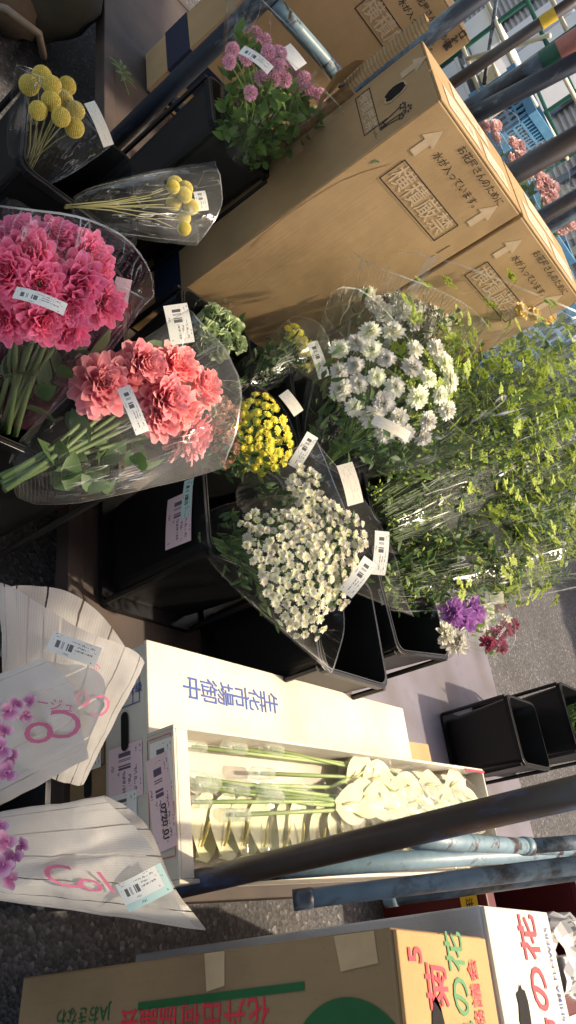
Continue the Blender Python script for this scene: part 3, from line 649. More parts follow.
# ---------------------------------------------------------------- black buckets
def rrect(w, r, n=4):
    out = []
    for cx, cy_, a0 in ((w-r, w-r, 0), (-w+r, w-r, 90), (-w+r, -w+r, 180), (w-r, -w+r, 270)):
        for k in range(n+1): a = math.radians(a0+90*k/n); out.append((cx+r*math.cos(a), cy_+r*math.sin(a)))
    return out
def bucket(label, u, v, z, w=.15, H=.35, dyaw=0, wy=None, group='black flower buckets'):
    t = wroot('flower_bucket', label, 'bucket', u, v, z, group, dyaw)
    sy = (wy or w)/w
    def ring(hw, z_, r=.03): return [(p[0], p[1]*sy, z_) for p in rrect(hw, r)]
    b = MB(); b.grid([ring(w*.8, .012), ring(w*.82, .03), ring(w*.93, H-.03), ring(w*.94, H), ring(w*.92, H), ring(w*.91, H-.03), ring(w*.8, .03)], closed=True)
    b.f.append(tuple(range(len(b.v)-20, len(b.v)))); b.uv.append(tuple((0, 0) for _ in range(20))); b.mi.append(0)
    b.build('shell', 'black_plastic', t)
    b = MB(); b.grid([ring(w*.945, H-.002, .03), ring(w*1.0, H-.002, .034), ring(w*1.0, H-.02, .034), ring(w*.985, H-.02, .034), ring(w*.985, H-.008, .034), ring(w*.945, H-.008, .03)], closed=True); b.build('rim', 'black_gloss', t, bevel=.001)
    b = MB(); b.grid([ring(w*.8, .014), ring(w*1.02, .014, .034), ring(w*1.02, .0, .034), ring(w*1.0, .0, .034), ring(w*1.0, .01, .034), ring(w*.8, .01)], closed=True); b.build('base_flange', 'black_gloss', t)
    for sx, sy_ in ((1, 1), (1, -1), (-1, 1), (-1, -1)):
        b = MB(); x0, y0 = sx*w*.93, sy_*w*.93*sy; x1, y1 = sx*w*.95, sy_*w*.95*sy
        b.tube([(x0, y0, .012), ((x0+x1)/2, (y0+y1)/2, H/2), (x1, y1, H-.012)], .008, 6); b.build('corner_strut', 'black_plastic', t)
    return t
B_A = bucket('black bucket at the near end holding the top bunch of yellow ball flowers', .77, 1.665, 0, .165, .5)
B_P = bucket('black bucket below the pink dahlias beside the yellow ball flowers', .765, 1.28, 0, .16, .47)
B_C = bucket('black bucket with slotted rim holding the coral dahlias', .75, .985, 0, .155, .46, 0)
B_T = bucket('empty looking black bucket with a pink and mint price sticker on its side', 1.265, .90, .15, .155, .35)
sticker(B_T, (-.147, -.035, .262), (0, -1, -.12), (-.05, -.12, 1), .125, .085, 'label_pink', .06, 'price_label'); sticker(B_T, (-.1495, -.0, .292), (0, -1, -.2), (-.05, -.2, 1), .105, .032, 'label_mint', .05, 'price_label')
B_D = bucket('black bucket holding the pale green carnations against the tall box', 1.235, 1.40, .15, .135, .33)
B_M = bucket('black bucket under the white button chrysanthemums', 1.62, 1.3, .15, .15, .38)
B_S = bucket('black bucket below the white daisy sprays beside the white flower box', 1.60, .70, .15, .15, .36)
B_G = bucket('black bucket with pale marks on its rim under the green foliage bunches', 1.93, .83, .15, .16, .38, 8)
B_V = bucket('black bucket far in the middle holding the greenery', 1.95, 1.22, .15, .16, .38)
B_L = bucket('tall black bucket holding the pink globe flowers by the blue tube gate', 1.115, 1.945, .15, .115, .57)
B_R = bucket('black bucket standing on the pale floor beyond the white box', 3.16, .655, .0, .14, .31, group='black buckets on the pale floor')
B_R2 = bucket('taller black bucket holding leafy stems at the right edge of the picture', 3.5, .72, .0, .15, .42, group='black buckets on the pale floor')
B_O = bucket('black bucket below the white orchid sleeves', .66, .33, 0, .15, .4)
lettering(B_G, 'FLOWER', flatmap((-.163, 0, .371), (0, -1, 0), (0, 0, 1)), .012, 'paper_white', .02)

# ================================================================== FLOWERS
def strip_petal(b, base, th, phi, L, Wd, curl=0., cup=.3, seg=4, mi=0, prof=None, wave=0.):
    if L > .018: prof = prof or [.42, .8, 1.05, 1.08, .9, .42]; seg = 5
    """one petal: starts at base, heads out along azimuth th at elevation phi and bends by curl"""
    prof = prof or [.35, .85, 1.0, .8, .18]
    rows = []; p = Vector(base); ph = phi; st = L/seg
    side = Vector((-math.sin(th), math.cos(th), 0))
    for k in range(seg+1):
        d = Vector((math.cos(th)*math.cos(ph), math.sin(th)*math.cos(ph), math.sin(ph)))
        up = side.cross(d) * -1
        up = d.cross(side)
        w = prof[min(k, len(prof)-1)]*Wd/2
        rows.append([p - side*w + up*(cup*w), p + up*(wave*w*math.sin(k*2.1)), p + side*w + up*(cup*w)])
        p = p + d*st; ph += curl/seg
    b.grid(rows, mi)
def bloom(name, mats, rings, seed=1, disc=None, smooth=True, jit=.12):
    r_ = random.Random(seed); b = MB()
    for (n, r0, z0, phi, L, Wd, curl, cup) in rings:
        jv = 1 if L > .026 or jit > .2 else .45
        o = r_.random()*6
        for k in range(n):
            th = o + k*2*math.pi/n + r_.uniform(-jit, jit)
            strip_petal(b, (math.cos(th)*r0, math.sin(th)*r0, z0), th, math.radians(phi)+r_.uniform(-.22, .22)*jv, L*r_.uniform(.78, 1.1), Wd*r_.uniform(.85, 1.12), math.radians(curl)+r_.uniform(-.4, .35)*jv, cup*r_.uniform(.6, 1.3), wave=.4*jv)
    if disc:
        rd, zd, h, mi = disc
        rows = [[(rd*math.cos(q)*s_, rd*math.sin(q)*s_, zd+h*(1-s_*s_)) for q in [k*2*math.pi/10 for k in range(10)]] for s_ in (1, .8, .5, .05)]
        b.grid(rows, mi, closed=True)
    return b.mesh(name, mats, smooth)
RT_DAHLIA = [(13, .011, -.014, -26, .040, .022, 26, .3), (14, .011, -.009, -8, .041, .022, 28, .35), (14, .010, -.004, 10, .040, .021, 28, .45), (13, .009, .001, 27, .037, .020, 26, .55), (12, .008, .005, 42, .032, .0175, 22, .7),
             (11, .006, .009, 55, .026, .0145, 16, .85), (9, .005, .012, 66, .020, .0115, 8, 1.0), (7, .003, .014, 77, .014, .0085, 2, 1.1), (5, .001, .015, 84, .010, .0055, 0, 1.1)]
DAH = {c: [bloom('bloom_mesh', c, [(n, r0, z0, p+dp, L, w*dw, cu, cp) for (n, r0, z0, p, L, w, cu, cp) in RT_DAHLIA], sd_) for sd_, dp, dw in ((1, 0, 1), (2, 8, 1.08), (3, -4, 1.0))] for c in ('dahlia_pink', 'dahlia_coral')}
MUM = [bloom('bloom_mesh', ['mum_white', 'floret_lime'], [(20, .004, -.003, -10+d, .0205, .0072, 12, .25), (20, .004, -.001, 6+d, .0200, .0070, 14, .3), (17, .003, .001, 24+d, .0175, .0066, 14, .35), (14, .002, .002, 44, .014, .0058, 12, .45), (10, .001, .003, 62, .0105, .005, 8, .6)], s_, (.0018, .007, .0025, 1)) for s_, d in ((1, 0), (2, 8), (3, -5))]
AST = [bloom('bloom_mesh', ['aster_white', 'button_yellow'], [(11, .002, 0, 2+d, .0094, .0052, 8, .2), (10, .0016, .001, 22+d, .008, .0046, 8, .25)], s_, (.0021, .0016, .0012, 1)) for s_, d in ((1, 0), (2, 14), (3, 26))]
BTN = [bloom('bloom_mesh', ['button_yellow', 'button_yellow'], [(13, .0062, 0, 5+d, .0058, .0042, -25, .3), (12, .0055, .0012, 30, .004, .0036, -30, .3)], s_, (.0075, .001, .0045, 1)) for s_, d in ((1, 0), (2, 20))]
CARN = bloom('bloom_mesh', 'carnation_green', [(10, .004, -.004, 5, .026, .02, 25, .9), (10, .004, 0, 28, .024, .018, 20, 1.2), (9, .003, .003, 50, .02, .016, 10, 1.4), (7, .002, .005, 70, .016, .013, 0, 1.4)], 4, jit=.35)
ROSE = {c: bloom('bloom_mesh', c, [(6, .006, -.006, 30, .03, .032, 35, .6), (6, .005, -.002, 52, .028, .028, 26, .8), (5, .004, .002, 70, .024, .022, 16, 1.0), (4, .002, .004, 80, .02, .015, 6, 1.2)], 5, jit=.3) for c in ('rose_yellow', 'rose_pink')}
SCAB = {c: bloom('bloom_mesh', c, [(14, .004, -.004, 0, .026, .011, 20, .8), (14, .004, 0, 22, .022, .010, 15, 1), (12, .003, .003, 45, .017, .009, 10, 1.2), (9, .002, .005, 68, .012, .006, 0, 1.2)], 8, jit=.4) for c in ('violet', 'aster_white', 'crimson')}
def fib(n):
    g = math.pi*(3-5**.5)
    for k in range(n):
        z = 1-2*(k+.5)/n; r_ = math.sqrt(1-z*z); yield Vector((r_*math.cos(k*g), r_*math.sin(k*g), z))
def ball_mesh():
    """craspedia head: a ball set all over with small round florets"""
    b = MB(); R0 = .0155
    rows = [[(R0*math.sin(p)*math.cos(q), R0*math.sin(p)*math.sin(q), R0*math.cos(p)) for q in [k*2*math.pi/16 for k in range(16)]] for p in [.02+k*(math.pi-.04)/10 for k in range(11)]]
    b.grid(rows, 1, closed=True)
    for d in fib(330):
        x = d.orthogonal().normalized(); y = d.cross(x); c = d*R0; r_ = .00135
        i = len(b.v); ring = [c + (x*math.cos(q)+y*math.sin(q))*r_ for q in [k*2*math.pi/6 for k in range(6)]]; top = [c + d*.0017 + (x*math.cos(q)+y*math.sin(q))*r_*.6 for q in [k*2*math.pi/6 for k in range(6)]]
        b.grid([ring, top], 0, closed=True); o = len(b.v); b.f.append(tuple(range(o-6, o))); b.uv.append(tuple((0, 0) for _ in range(6))); b.mi.append(0)
    return b.mesh('flower_head_mesh', ['ball_yellow', 'ball_core'], True)
BALL = ball_mesh()
def globe_mesh(mat, R0=.013, n=75, seed=3):
    b = MB(); r_ = random.Random(seed)
    for d in fib(n):
        if d.z < -.75: continue
        x = d.orthogonal().normalized(); y = d.cross(x)
        for k in range(4):
            q = k*math.pi/2 + r_.random(); s_ = x*math.cos(q)+y*math.sin(q); t_ = d.cross(s_)
            p0 = d*R0*.62; tip = d*(R0*r_.uniform(.98, 1.12)) + s_*.0032
            mid = p0.lerp(tip, .55)
            b.quad(p0, mid + t_*.0012, tip, mid - t_*.0012, 0, ((.5, 0), (1, .5), (.5, 1), (0, .5)))
    return b.mesh('flower_head_mesh', mat, False)
GLOBE = globe_mesh('allium_pink')

def leaf(b, p, d, n, L, Wd, mi=0, droop=.25):
    d = d.normalized(); n = (n - d*n.dot(d)); n = n.normalized() if n.length > 1e-4 else d.orthogonal().normalized(); s_ = d.cross(n)
    rows = []
    for k, w in enumerate((.15, .8, 1, .7, .05)):
        f = k/4; c = p + d*(L*f) - n*(droop*L*f*f)
        rows.append([c - s_*(w*Wd/2) + n*(w*Wd*.12), c, c + s_*(w*Wd/2) + n*(w*Wd*.12)])
    b.grid(rows, mi)
def rv(r_): 
    while True:
        v = Vector((r_.uniform(-1, 1), r_.uniform(-1, 1), r_.uniform(-1, 1)))
        if .1 < v.length < 1: return v.normalized()

class Sleeve:
    """frame of one wrapped bunch: foot b, mouth corners c1,c2 (world points), thickness factor"""
    def __init__(s, b, c1, c2, wb=.03, thick=.5, arc=.12, seed=1, back=.0, power=.75):
        s.b, s.c1, s.c2 = b, c1, c2; s.m = (c1+c2)/2; s.S = (c2-c1).normalized(); s.hw = (c2-c1).length/2
        s.A = s.m-b; s.L = s.A.length; a = s.A.normalized(); s.N = s.S.cross(a).normalized()
        if s.N.dot(C0-s.m) < 0: s.N = -s.N
        s.wb = wb; s.thick = thick; s.arc = arc; s.back = back; s.pw = power; s.seed = seed
    def w(s, t): return s.wb + (s.hw-s.wb)*(max(t, 0)**s.pw)
    def c(s, t):
        # centre line: mouth may be skew to the axis; blend side direction
        return s.b + s.A*t
    def pt(s, t, q, inn=1.0):
        """t along, q angle round (0 = c2 side, pi/2 = viewer side)"""
        w = s.w(t)*inn; return s.c(t) + s.S*(w*math.cos(q)) + s.N*(w*s.thick*math.sin(q))
    def mesh(s, mat, root, name='sleeve', parent=None, nt=16, nq=44, crinkle=.006, turns=None):
        from mathutils import noise as mn
        rows = []; off = Vector((s.seed*3.1, s.seed*1.7, 0))
        for i in range(nt+1):
            row = []
            for j in range(nq+1):
                q = 2*math.pi*j/nq; f = i/nt
                tm = 1 + s.arc*math.sin(q)**2*(1 if math.sin(q) < 0 else .55) + .03*math.sin(3*q+s.seed) - (s.back if math.sin(q) > .3 else 0)*math.sin(q)
                t = f*tm; p = s.pt(t, q)
                nz = mn.noise(p*18+off)*crinkle*(.4+f) + mn.noise(p*55+off)*crinkle*.4
                # sharp seam fins on both sides
                fin = abs(math.cos(q))**14; p = p + s.S*(math.copysign(fin*.07*s.w(t), math.cos(q)))
                row.append(p + (s.N*math.sin(q)+s.S*.3*math.cos(q))*nz)
            rows.append([x-root for x in row])
        b = MB(); b.grid(rows); return b.build(name, mat, parent, smooth=True)
    def front(s, t, x, lift=.004):
        """point just over the viewer-side sheet: t along, x across (-1..1)"""
        q = math.acos(max(-1, min(1, x))); return s.pt(t, q) + s.N*lift
def inpoly(x, y, P):
    c = False; j = len(P)-1
    for i in range(len(P)):
        if (P[i][1] > y) != (P[j][1] > y) and x < (P[j][0]-P[i][0])*(y-P[i][1])/(P[j][1]-P[i][1])+P[i][0]: c = not c
        j = i
    return c
def scatter(poly, mind, r_, n=4000, cap=400):
    xs = [p[0] for p in poly]; ys = [p[1] for p in poly]; out = []
    for _ in range(n):
        x, y = r_.uniform(min(xs), max(xs)), r_.uniform(min(ys), max(ys))
        if inpoly(x, y, poly) and all((x-a)**2+(y-c)**2 > mind*mind for a, c in out):
            out.append((x, y))
            if len(out) >= cap: break
    return out
def dome(ctr_px, H, N, rad_px, bulge):
    """returns f(px,py) -> world point, outward normal on a domed flower head surface"""
    S = (C0-H).normalized()
    def f(px, py, extra=0.):
        P = onp(px, py, H, N); r2 = min(1.2, ((px-ctr_px[0])**2+(py-ctr_px[1])**2)/rad_px**2)
        P2 = onp(px, py, H + N*(bulge*(1-r2)+extra), N)
        rad = P2-H; rad = rad - N*rad.dot(N)
        nrm = (N + (rad.normalized() if rad.length > 1e-5 else rad)*(.9*math.sqrt(min(1, r2)))).normalized()
        return P2, nrm
    return f
def qrot(n, r_): return n.to_track_quat('Z', 'Y') @ Euler((0, 0, r_.uniform(0, 6.28))).to_quaternion()
def wrap_fill(sl, b, r_, n, t0, t1, L, Wd, inn=.9, mi=0, bias=.6, root=Vector()):
    for _ in range(n):
        t = r_.uniform(t0, t1); q = r_.uniform(0, 6.28); k = math.sqrt(r_.random())*inn
        p = sl.pt(t, q, k); d = (sl.A.normalized()*bias + rv(r_)*.9)
        leaf(b, p-root, d, rv(r_)+sl.N*.6, L*r_.uniform(.6, 1.2), Wd*r_.uniform(.7, 1.2), mi)
def stems(sl, heads, root, parent, rad=.0022, mat='stem_green', cap=60, name='stem', foot=.35):
    r_ = random.Random(len(heads))
    for k, h in enumerate(heads[:cap]):
        a = sl.pt(-.05, r_.uniform(0, 6.28), foot*r_.random()); mid = a.lerp(h, .55) + (sl.c(.55)-a.lerp(h, .55))*.45
        b = MB(); b.tube([a-root, a.lerp(mid, .6)-root, mid.lerp(h, .4)-root, h-root], [rad*1.2, rad, rad, rad*.8], 6); b.build(name, mat, parent, smooth=True)
def stems_one(sl, heads, root, parent, rad, mat, name='stems', foot=.5, n=40):
    r_ = random.Random(5); b = MB()
    for h in heads[:n]:
        a = sl.pt(.0, r_.uniform(0, 6.28), foot*r_.random()); mid = a.lerp(h, .6) + (sl.c(.6)-a.lerp(h, .6))*.5
        b.tube([a-root, a.lerp(mid, .6)-root, mid.lerp(h, .4)-root, h-root], [rad*1.2, rad, rad, rad*.7], 5, cap=False)
    o = b.build(name, mat, parent, smooth=True); o['kind'] = 'stuff'; return o
def mk(pb, zb, p1, z1, p2, z2, **k):
    return Sleeve(atz(*pb, zb), atz(*p1, z1), atz(*p2, z2), **k)
def bunch(name, label, cat, sl, group): return thing(name, label, cat, sl.b, 0, group)
GB = 'wrapped flower bunches in the black buckets'

# ---- yellow ball flowers, two bunches
def crasp(label, sl, heads, z0, N, size, lab, film_='film_clear'):
    t = bunch('ball_flower_bunch', label, 'flower bunch', sl, GB); root = sl.b; r_ = random.Random(len(heads))
    pts = []
    for i, (x, y, rpx) in enumerate(heads):
        H = atz(x, y, z0 + .012*((i*7) % 5-2)); s_ = rpx*mpp(H)/.0162
        put('flower_head', BALL, t, H-root, qrot(N+rv(r_)*.3, r_), s_); pts.append(H - N.normalized()*.012*s_)
    stems(sl, pts, root, t, .0016, 'stem_olive', foot=.5)
    sl.mesh(film_, root, parent=t)
    for (x, y, dx, dy, L, Wd, mt) in lab:
        P = atz(x, y, z0+.03); fit_label(t, root, P, (dx, dy), L*mpp(P), Wd*mpp(P), mt, .5)
    return t
s1 = mk((28, 170), .47, (20, 66), .60, (108, 144), .60, wb=.045, thick=.55, arc=.16, seed=2)
crasp('nine yellow ball flowers in clear film with a beige strip, topmost bunch', s1,
      [(29, 85, 9.6), (42, 76, 9.4), (52, 85.5, 9), (67, 86, 8.6), (51, 101, 9.2), (64, 99, 8.6), (38, 110.5, 8.8), (61, 117, 9), (75.5, 111, 8.8), (74.5, 128, 9.2)], .61, s1.A.normalized()+UZ, .018,
      [(99, 124, .45, 1, 48, 11, 'label_cream')])
tag(bpy.data.objects['ball_flower_bunch'], 'upright clear bunch of ten yellow ball flowers with a beige strip, at the top corner')
s2 = mk((72, 207), .49, (206, 168), .62, (203, 240), .60, wb=.03, thick=.6, arc=.05, seed=5, power=.6)
crasp('second bunch of yellow ball flowers lying across the rim, long olive stems in clear film', s2,
      [(175, 184, 7.6), (185, 189, 7.6), (184, 195, 7.6), (174, 203, 7.8), (191, 207, 7.6), (183.5, 218, 7.0), (184, 228.5, 6.8), (173, 187, 6.6)], .60, s2.A.normalized()+UZ*.5, .016,
      [(201, 201, .2, 1, 20, 12, 'label_white')])

# ---- dahlias
def dahlia(label, sl, heads, z0, kind, N, lab, film_, H0):
    t = bunch('dahlia_bunch', label, 'flower bunch', sl, GB); root = sl.b; r_ = random.Random(len(heads)+3); pts = []
    cx = sum(h[0] for h in heads)/len(heads); cy_ = sum(h[1] for h in heads)/len(heads)
    f = dome((cx, cy_), H0, N, 75, .05)
    for i, (x, y, rpx, ex) in enumerate(heads):
        H, nr = f(x, y, ex); s_ = rpx*mpp(H)/.05
        put('bloom', DAH[kind][i % 3], t, H-root, qrot(nr+rv(r_)*.32, r_), (s_*r_.uniform(.98, 1.16), s_*r_.uniform(.98, 1.16), s_*r_.uniform(.8, 1.25))); pts.append(H-nr*.015*s_)
    stems(sl, pts, root, t, .0048, 'stem_mid', foot=.75)
    b = MB(); wrap_fill(sl, b, r_, 44, .12, .72, .07, .036, .85, root=root); b.build('leaves', 'leaf_dark', t, smooth=True)
    sl.mesh(film_, root, parent=t, crinkle=.009)
    for (x, y, dx, dy, L, Wd, mt, z) in lab:
        P = atz(x, y, z); fit_label(t, root, P, (dx, dy), L*mpp(P), Wd*mpp(P), mt, .5)
    return t
H0 = atz(58, 278, .68); Nn = ((C0-H0).normalized()*.7+UZ*.3+E1*.15).normalized()
s3 = mk((6, 424), .44, (-30, 196), .70, (140, 296), .68, wb=.04, thick=.7, arc=.12, seed=3, power=.7)
s3.N = Nn - s3.S*Nn.dot(s3.S); s3.N.normalize()
dahlia('big hot pink dahlias in dotted film with a white price strip, left edge', s3,
       [(20, 240, 30, .0), (8, 272, 34, .012), (57, 238, 27, -.004), (88, 257, 28, 0), (78, 284, 29, .012), (42, 318, 30, 0), (102, 303, 26, -.008), (66, 326, 27, -.006), (5, 318, 30, -.004), (68, 303, 27, .008), (30, 256, 30, .004), (40, 284, 30, .014), (98, 280, 24, -.01)],
       .68, 'dahlia_pink', Nn, [(40, 301, 1, .34, 54, 13, 'label_white', .775), (122, 290, -.2, 1, 24, 16, 'paper_pink', .64)], 'film_pinkdots', H0)
H0 = atz(158, 398, .585); Nn = ((C0-H0).normalized()*.6+UZ*.3+E1*.35).normalized()
s4 = mk((14, 478), .44, (186, 316), .62, (226, 462), .60, wb=.035, thick=.5, arc=.06, seed=4, power=.62)
dahlia('coral pink dahlias lying in grid printed film, thick green stems to the left', s4,
       [(102, 384, 34, 0), (143, 364, 26, 0), (174, 366, 27, -.006), (165, 398, 28, .01), (198, 388, 27, -.008), (160, 416, 26, .004), (191, 436, 29, -.002), (125, 372, 24, -.012), (178, 410, 26, .004)],
       .585, 'dahlia_coral', Nn, [(133, 410, .42, 1, 50, 14, 'label_white', .665)], 'film_grid', H0)

# ---- generic spray bunch: many small heads over leaves
def spray(name, label, sl, poly, meshes, rpx, r0, H0, N, bulge, mind, cap=100, leafmat='leaf_dark', nleaf=160, leafL=.035, leafW=.014, film_='film_clear', lab=(), extra_stuff=0, seed=1, t0=.2, t1=.95, crinkle=.006, rad_px=70, jit=.012, stem=True, cat='flower bunch', group=GB, headname='flower_head', foot=.5, tilt=.35):
    t = bunch(name, label, cat, sl, group); root = sl.b; r_ = random.Random(seed); heads = []
    cx = sum(p[0] for p in poly)/len(poly); cy_ = sum(p[1] for p in poly)/len(poly)
    f = dome((cx, cy_), H0, N, rad_px, bulge)
    pts = scatter(poly, mind, r_)
    allp = []
    for (x, y) in pts:
        H, nr = f(x, y, r_.uniform(-jit, jit)); allp.append((H, nr))
    for i, (H, nr) in enumerate(allp[:cap]):
        put(headname, meshes[i % len(meshes)], t, H-root, qrot(nr+rv(r_)*tilt, r_), rpx*mpp(H)/r0*r_.uniform(.82, 1.1)); heads.append(H-nr*.004)
    rest = allp[cap:]
    if rest:
        b = MB(); ob = None
        mm = meshes[0]; vs = [v.co.copy() for v in mm.vertices]; ps = [tuple(p.vertices) for p in mm.polygons]; mi = [p.material_index for p in mm.polygons]; uvl = mm.uv_layers[0].data
        ul = [tuple(tuple(uvl[k].uv) for k in p.loop_indices) for p in mm.polygons]
        for (H, nr) in rest:
            M = Matrix.Translation(H-root) @ qrot(nr+rv(r_)*tilt, r_).to_matrix().to_4x4() @ Matrix.Scale(rpx*mpp(H)/r0*r_.uniform(.82, 1.1), 4)
            o = len(b.v); b.v += [M @ v for v in vs]; b.f += [tuple(o+k for k in p) for p in ps]; b.mi += mi; b.uv += ul
        ob = b.build('small_flowers', [m_.name for m_ in mm.materials], t, smooth=True); ob['kind'] = 'stuff'
    if stem: stems_one(sl, [h for h, _ in allp], root, t, .0014, 'stem_green', n=45, foot=foot)
    b = MB(); wrap_fill(sl, b, r_, nleaf, t0, t1, leafL, leafW, .92, root=root)
    for H, nr in allp[::2]:
        for _ in range(3): leaf(b, H-root-nr*r_.uniform(.02, .045)+rv(r_)*.012, rv(r_)+nr*.5, nr+rv(r_)*.5, leafL*.8, leafW*.8)
    o = b.build('foliage', leafmat, t, smooth=True); o['kind'] = 'stuff'
    sl.mesh(film_, root, parent=t, crinkle=crinkle)
    for (x, y, dx, dy, L, Wd, mt, z) in lab:
        P = atz(x, y, z); fit_label(t, root, P, (dx, dy), L*mpp(P), Wd*mpp(P), mt, .35)
    return t
def toward(H, a=.6, up=.4, e1=0.): return ((C0-H).normalized()*a + UZ*up + E1*e1).normalized()

# white button chrysanthemums: front bunch and the one behind it
H0 = atz(405, 300, .80); s6 = mk((352, 400), .52, (368, 256), .86, (468, 318), .84, wb=.03, thick=.5, arc=.06, seed=8)
spray('chrysanthemum_bunch', 'rear bunch of white chrysanthemums leaning on the brown carton', s6, [(372, 268), (392, 264), (420, 290), (448, 318), (450, 340), (440, 346), (405, 315), (366, 312), (364, 290)], MUM, 10.5, .0225, H0, toward(H0, .4, .6), .03, 13.6, seed=21, jit=.004, tilt=.2, nleaf=110, t1=.72, lab=(), rad_px=60, film_='film_dots')
H0 = atz(395, 385, .80); s5 = mk((322, 468), .50, (340, 326), .86, (468, 410), .84, wb=.035, thick=.6, arc=.1, seed=7, power=.6)
spray('chrysanthemum_bunch', 'front bunch of large white chrysanthemums with curled sticker, largest white heads', s5, [(336, 352), (348, 334), (370, 328), (400, 330), (436, 346), (452, 375), (455, 402), (440, 425), (424, 442), (396, 436), (362, 424), (340, 412), (334, 385)], MUM, 11.0, .0225, H0, toward(H0, .65, .35), .055, 16.8, seed=22, jit=.004, tilt=.2, nleaf=210, t1=.76, leafL=.04, lab=((391, 428, 1, .5, 40, 11, 'label_cream', .89),), rad_px=75)
# white daisy sprays
H0 = atz(318, 530, .63); s8 = mk((246, 520), .46, (318, 446), .70, (412, 610), .66, wb=.04, thick=.4, arc=.05, seed=12, power=.6)
spray('daisy_bunch', 'rear bunch of small white daisies in dotted film with a blank card', s8, [(286, 476), (300, 466), (316, 470), (322, 496), (340, 510), (362, 520), (366, 545), (354, 570), (346, 606), (326, 610), (318, 560), (296, 505)], AST, 5.0, .0105, H0, toward(H0, .6, .4), .03, 5.9, cap=100, seed=31, nleaf=160, t1=.72, film_='film_smoke', rad_px=70,
      lab=((350, 484, .28, 1, 42, 17, 'label_cream', .72), (380, 553, -.1, 1, 44, 15, 'label_white', .69), (358, 577, -.75, 1, 42, 16, 'label_white', .70)))
H0 = atz(286, 565, .62); s7 = mk((200, 538), .47, (300, 500), .72, (336, 668), .58, wb=.03, thick=.45, arc=.05, seed=11, power=.7)
spray('daisy_bunch', 'front bunch of small white daisies in a pointed clear sleeve over the white box', s7, [(240, 522), (258, 510), (300, 512), (318, 530), (330, 556), (334, 585), (326, 610), (322, 636), (300, 640), (280, 618), (262, 585), (250, 556)], AST, 5.3, .0105, H0, toward(H0, .65, .35), .045, 6.5, cap=100, seed=32, nleaf=190, t1=.72, leafL=.03, leafW=.009, film_='film_clear', rad_px=70)
# yellow buttons
H0 = atz(296, 345, .53); s10 = mk((232, 388), .44, (294, 318), .56, (328, 366), .56, wb=.03, thick=.6, arc=.1, seed=14)
spray('button_flower_bunch', 'small bunch of yellow button flowers leaning on the brown carton', s10, [(286, 326), (296, 324), (314, 345), (314, 366), (304, 370), (292, 348)], BTN, 5.0, .0105, H0, toward(H0, .5, .5), .02, 6.2, seed=42, nleaf=170, t1=.75, lab=((318, 360, .35, 1, 38, 12, 'label_white', .6),), rad_px=30)
H0 = atz(262, 430, .60); s9 = mk((205, 455), .47, (214, 388), .66, (300, 478), .64, wb=.03, thick=.5, arc=.12, seed=13)
spray('button_flower_bunch', 'bright yellow button flowers beside the coral dahlias with two white price strips', s9, [(240, 408), (256, 394), (274, 398), (286, 425), (296, 440), (288, 460), (264, 474), (246, 472), (236, 450), (234, 430)], BTN, 5.2, .0105, H0, toward(H0, .65, .35), .03, 7.6, seed=41, nleaf=150, t1=.7, lab=((303, 451, -.6, 1, 38, 13, 'label_white', .655), (291, 403, .75, 1, 26, 12, 'label_cream', .655)), rad_px=45)
petal_mat('reflection_brown', (.3, .13, .08), (.5, .3, .2), None, .3)  # brown heads imitate an orange-brown reflection in the film
BRN = [bloom('bloom_mesh', ['reflection_brown', 'reflection_brown'], [(12, .0022, 0, 4, .0088, .0046, 8, .25), (9, .002, .001, 30, .0074, .0042, 8, .3)], 9, (.003, .001, .0016, 1))]
H0 = atz(226, 430, .585); s9b = mk((190, 450), .47, (206, 392), .61, (246, 476), .60, wb=.03, thick=.4, arc=.1, seed=43)
spray('brown_reflection_bunch', 'added brown heads imitating a reflection in film between the coral dahlias and the yellow buttons', s9b, [(214, 408), (226, 396), (238, 410), (236, 455), (226, 466), (214, 450)], BRN, 5.4, .0115, H0, toward(H0, .65, .35), .02, 5.4, seed=44, nleaf=60, t1=.7, rad_px=40)
# green carnations
H0 = atz(220, 332, .46); s11 = mk((205, 345), .33, (198, 304), .47, (246, 356), .47, wb=.05, thick=.7, arc=.1, seed=15)
spray('carnation_bunch', 'pale green carnations deep in a bucket by the tall box', s11, [(200, 316), (214, 312), (236, 330), (238, 344), (222, 354), (206, 346)], [CARN], 12, .028, H0, toward(H0, .7, .3), .02, 12, seed=51, nleaf=40, lab=((179, 324, .2, 1, 40, 24, 'label_white', .5),), rad_px=30)
# pink globe flowers
H0 = atz(278, 68, .93); s12 = mk((238, 160), .68, (236, -6), 1.0, (338, 98), .96, wb=.06, thick=.5, arc=.06, seed=16)
t = bunch('globe_flower_bunch', 'tall bunch of mauve pink globe flowers in clear film by the blue tube gate', 'flower bunch', s12, GB); r_ = random.Random(61); hs = []
for i, (x, y) in enumerate([(255, 34), (264.5, 41), (232.5, 50), (229, 62), (256, 47), (277, 53), (266, 60), (278, 66), (261, 78), (273, 80), (250.5, 93), (280, 54), (281, 68), (293, 71), (285, 80), (304, 79), (309, 91), (320, 96), (246, 58), (268, 52), (290, 60), (297, 86)]):
    H = atz(x, y, .93 + .015*((i*5) % 4-1.5)); put('flower_head', GLOBE, t, H-s12.b, qrot(UZ+rv(r_)*.4, r_), 8.2*mpp(H)/.0145); hs.append(H)
stems_one(s12, hs, s12.b, t, .0018, 'stem_green', foot=.7)
b = MB(); wrap_fill(s12, b, r_, 520, .05, .8, .04, .02, .95, root=s12.b); o = b.build('foliage', 'leaf_green', t, smooth=True); o['kind'] = 'stuff'
s12.mesh('film_clear', s12.b, parent=t)
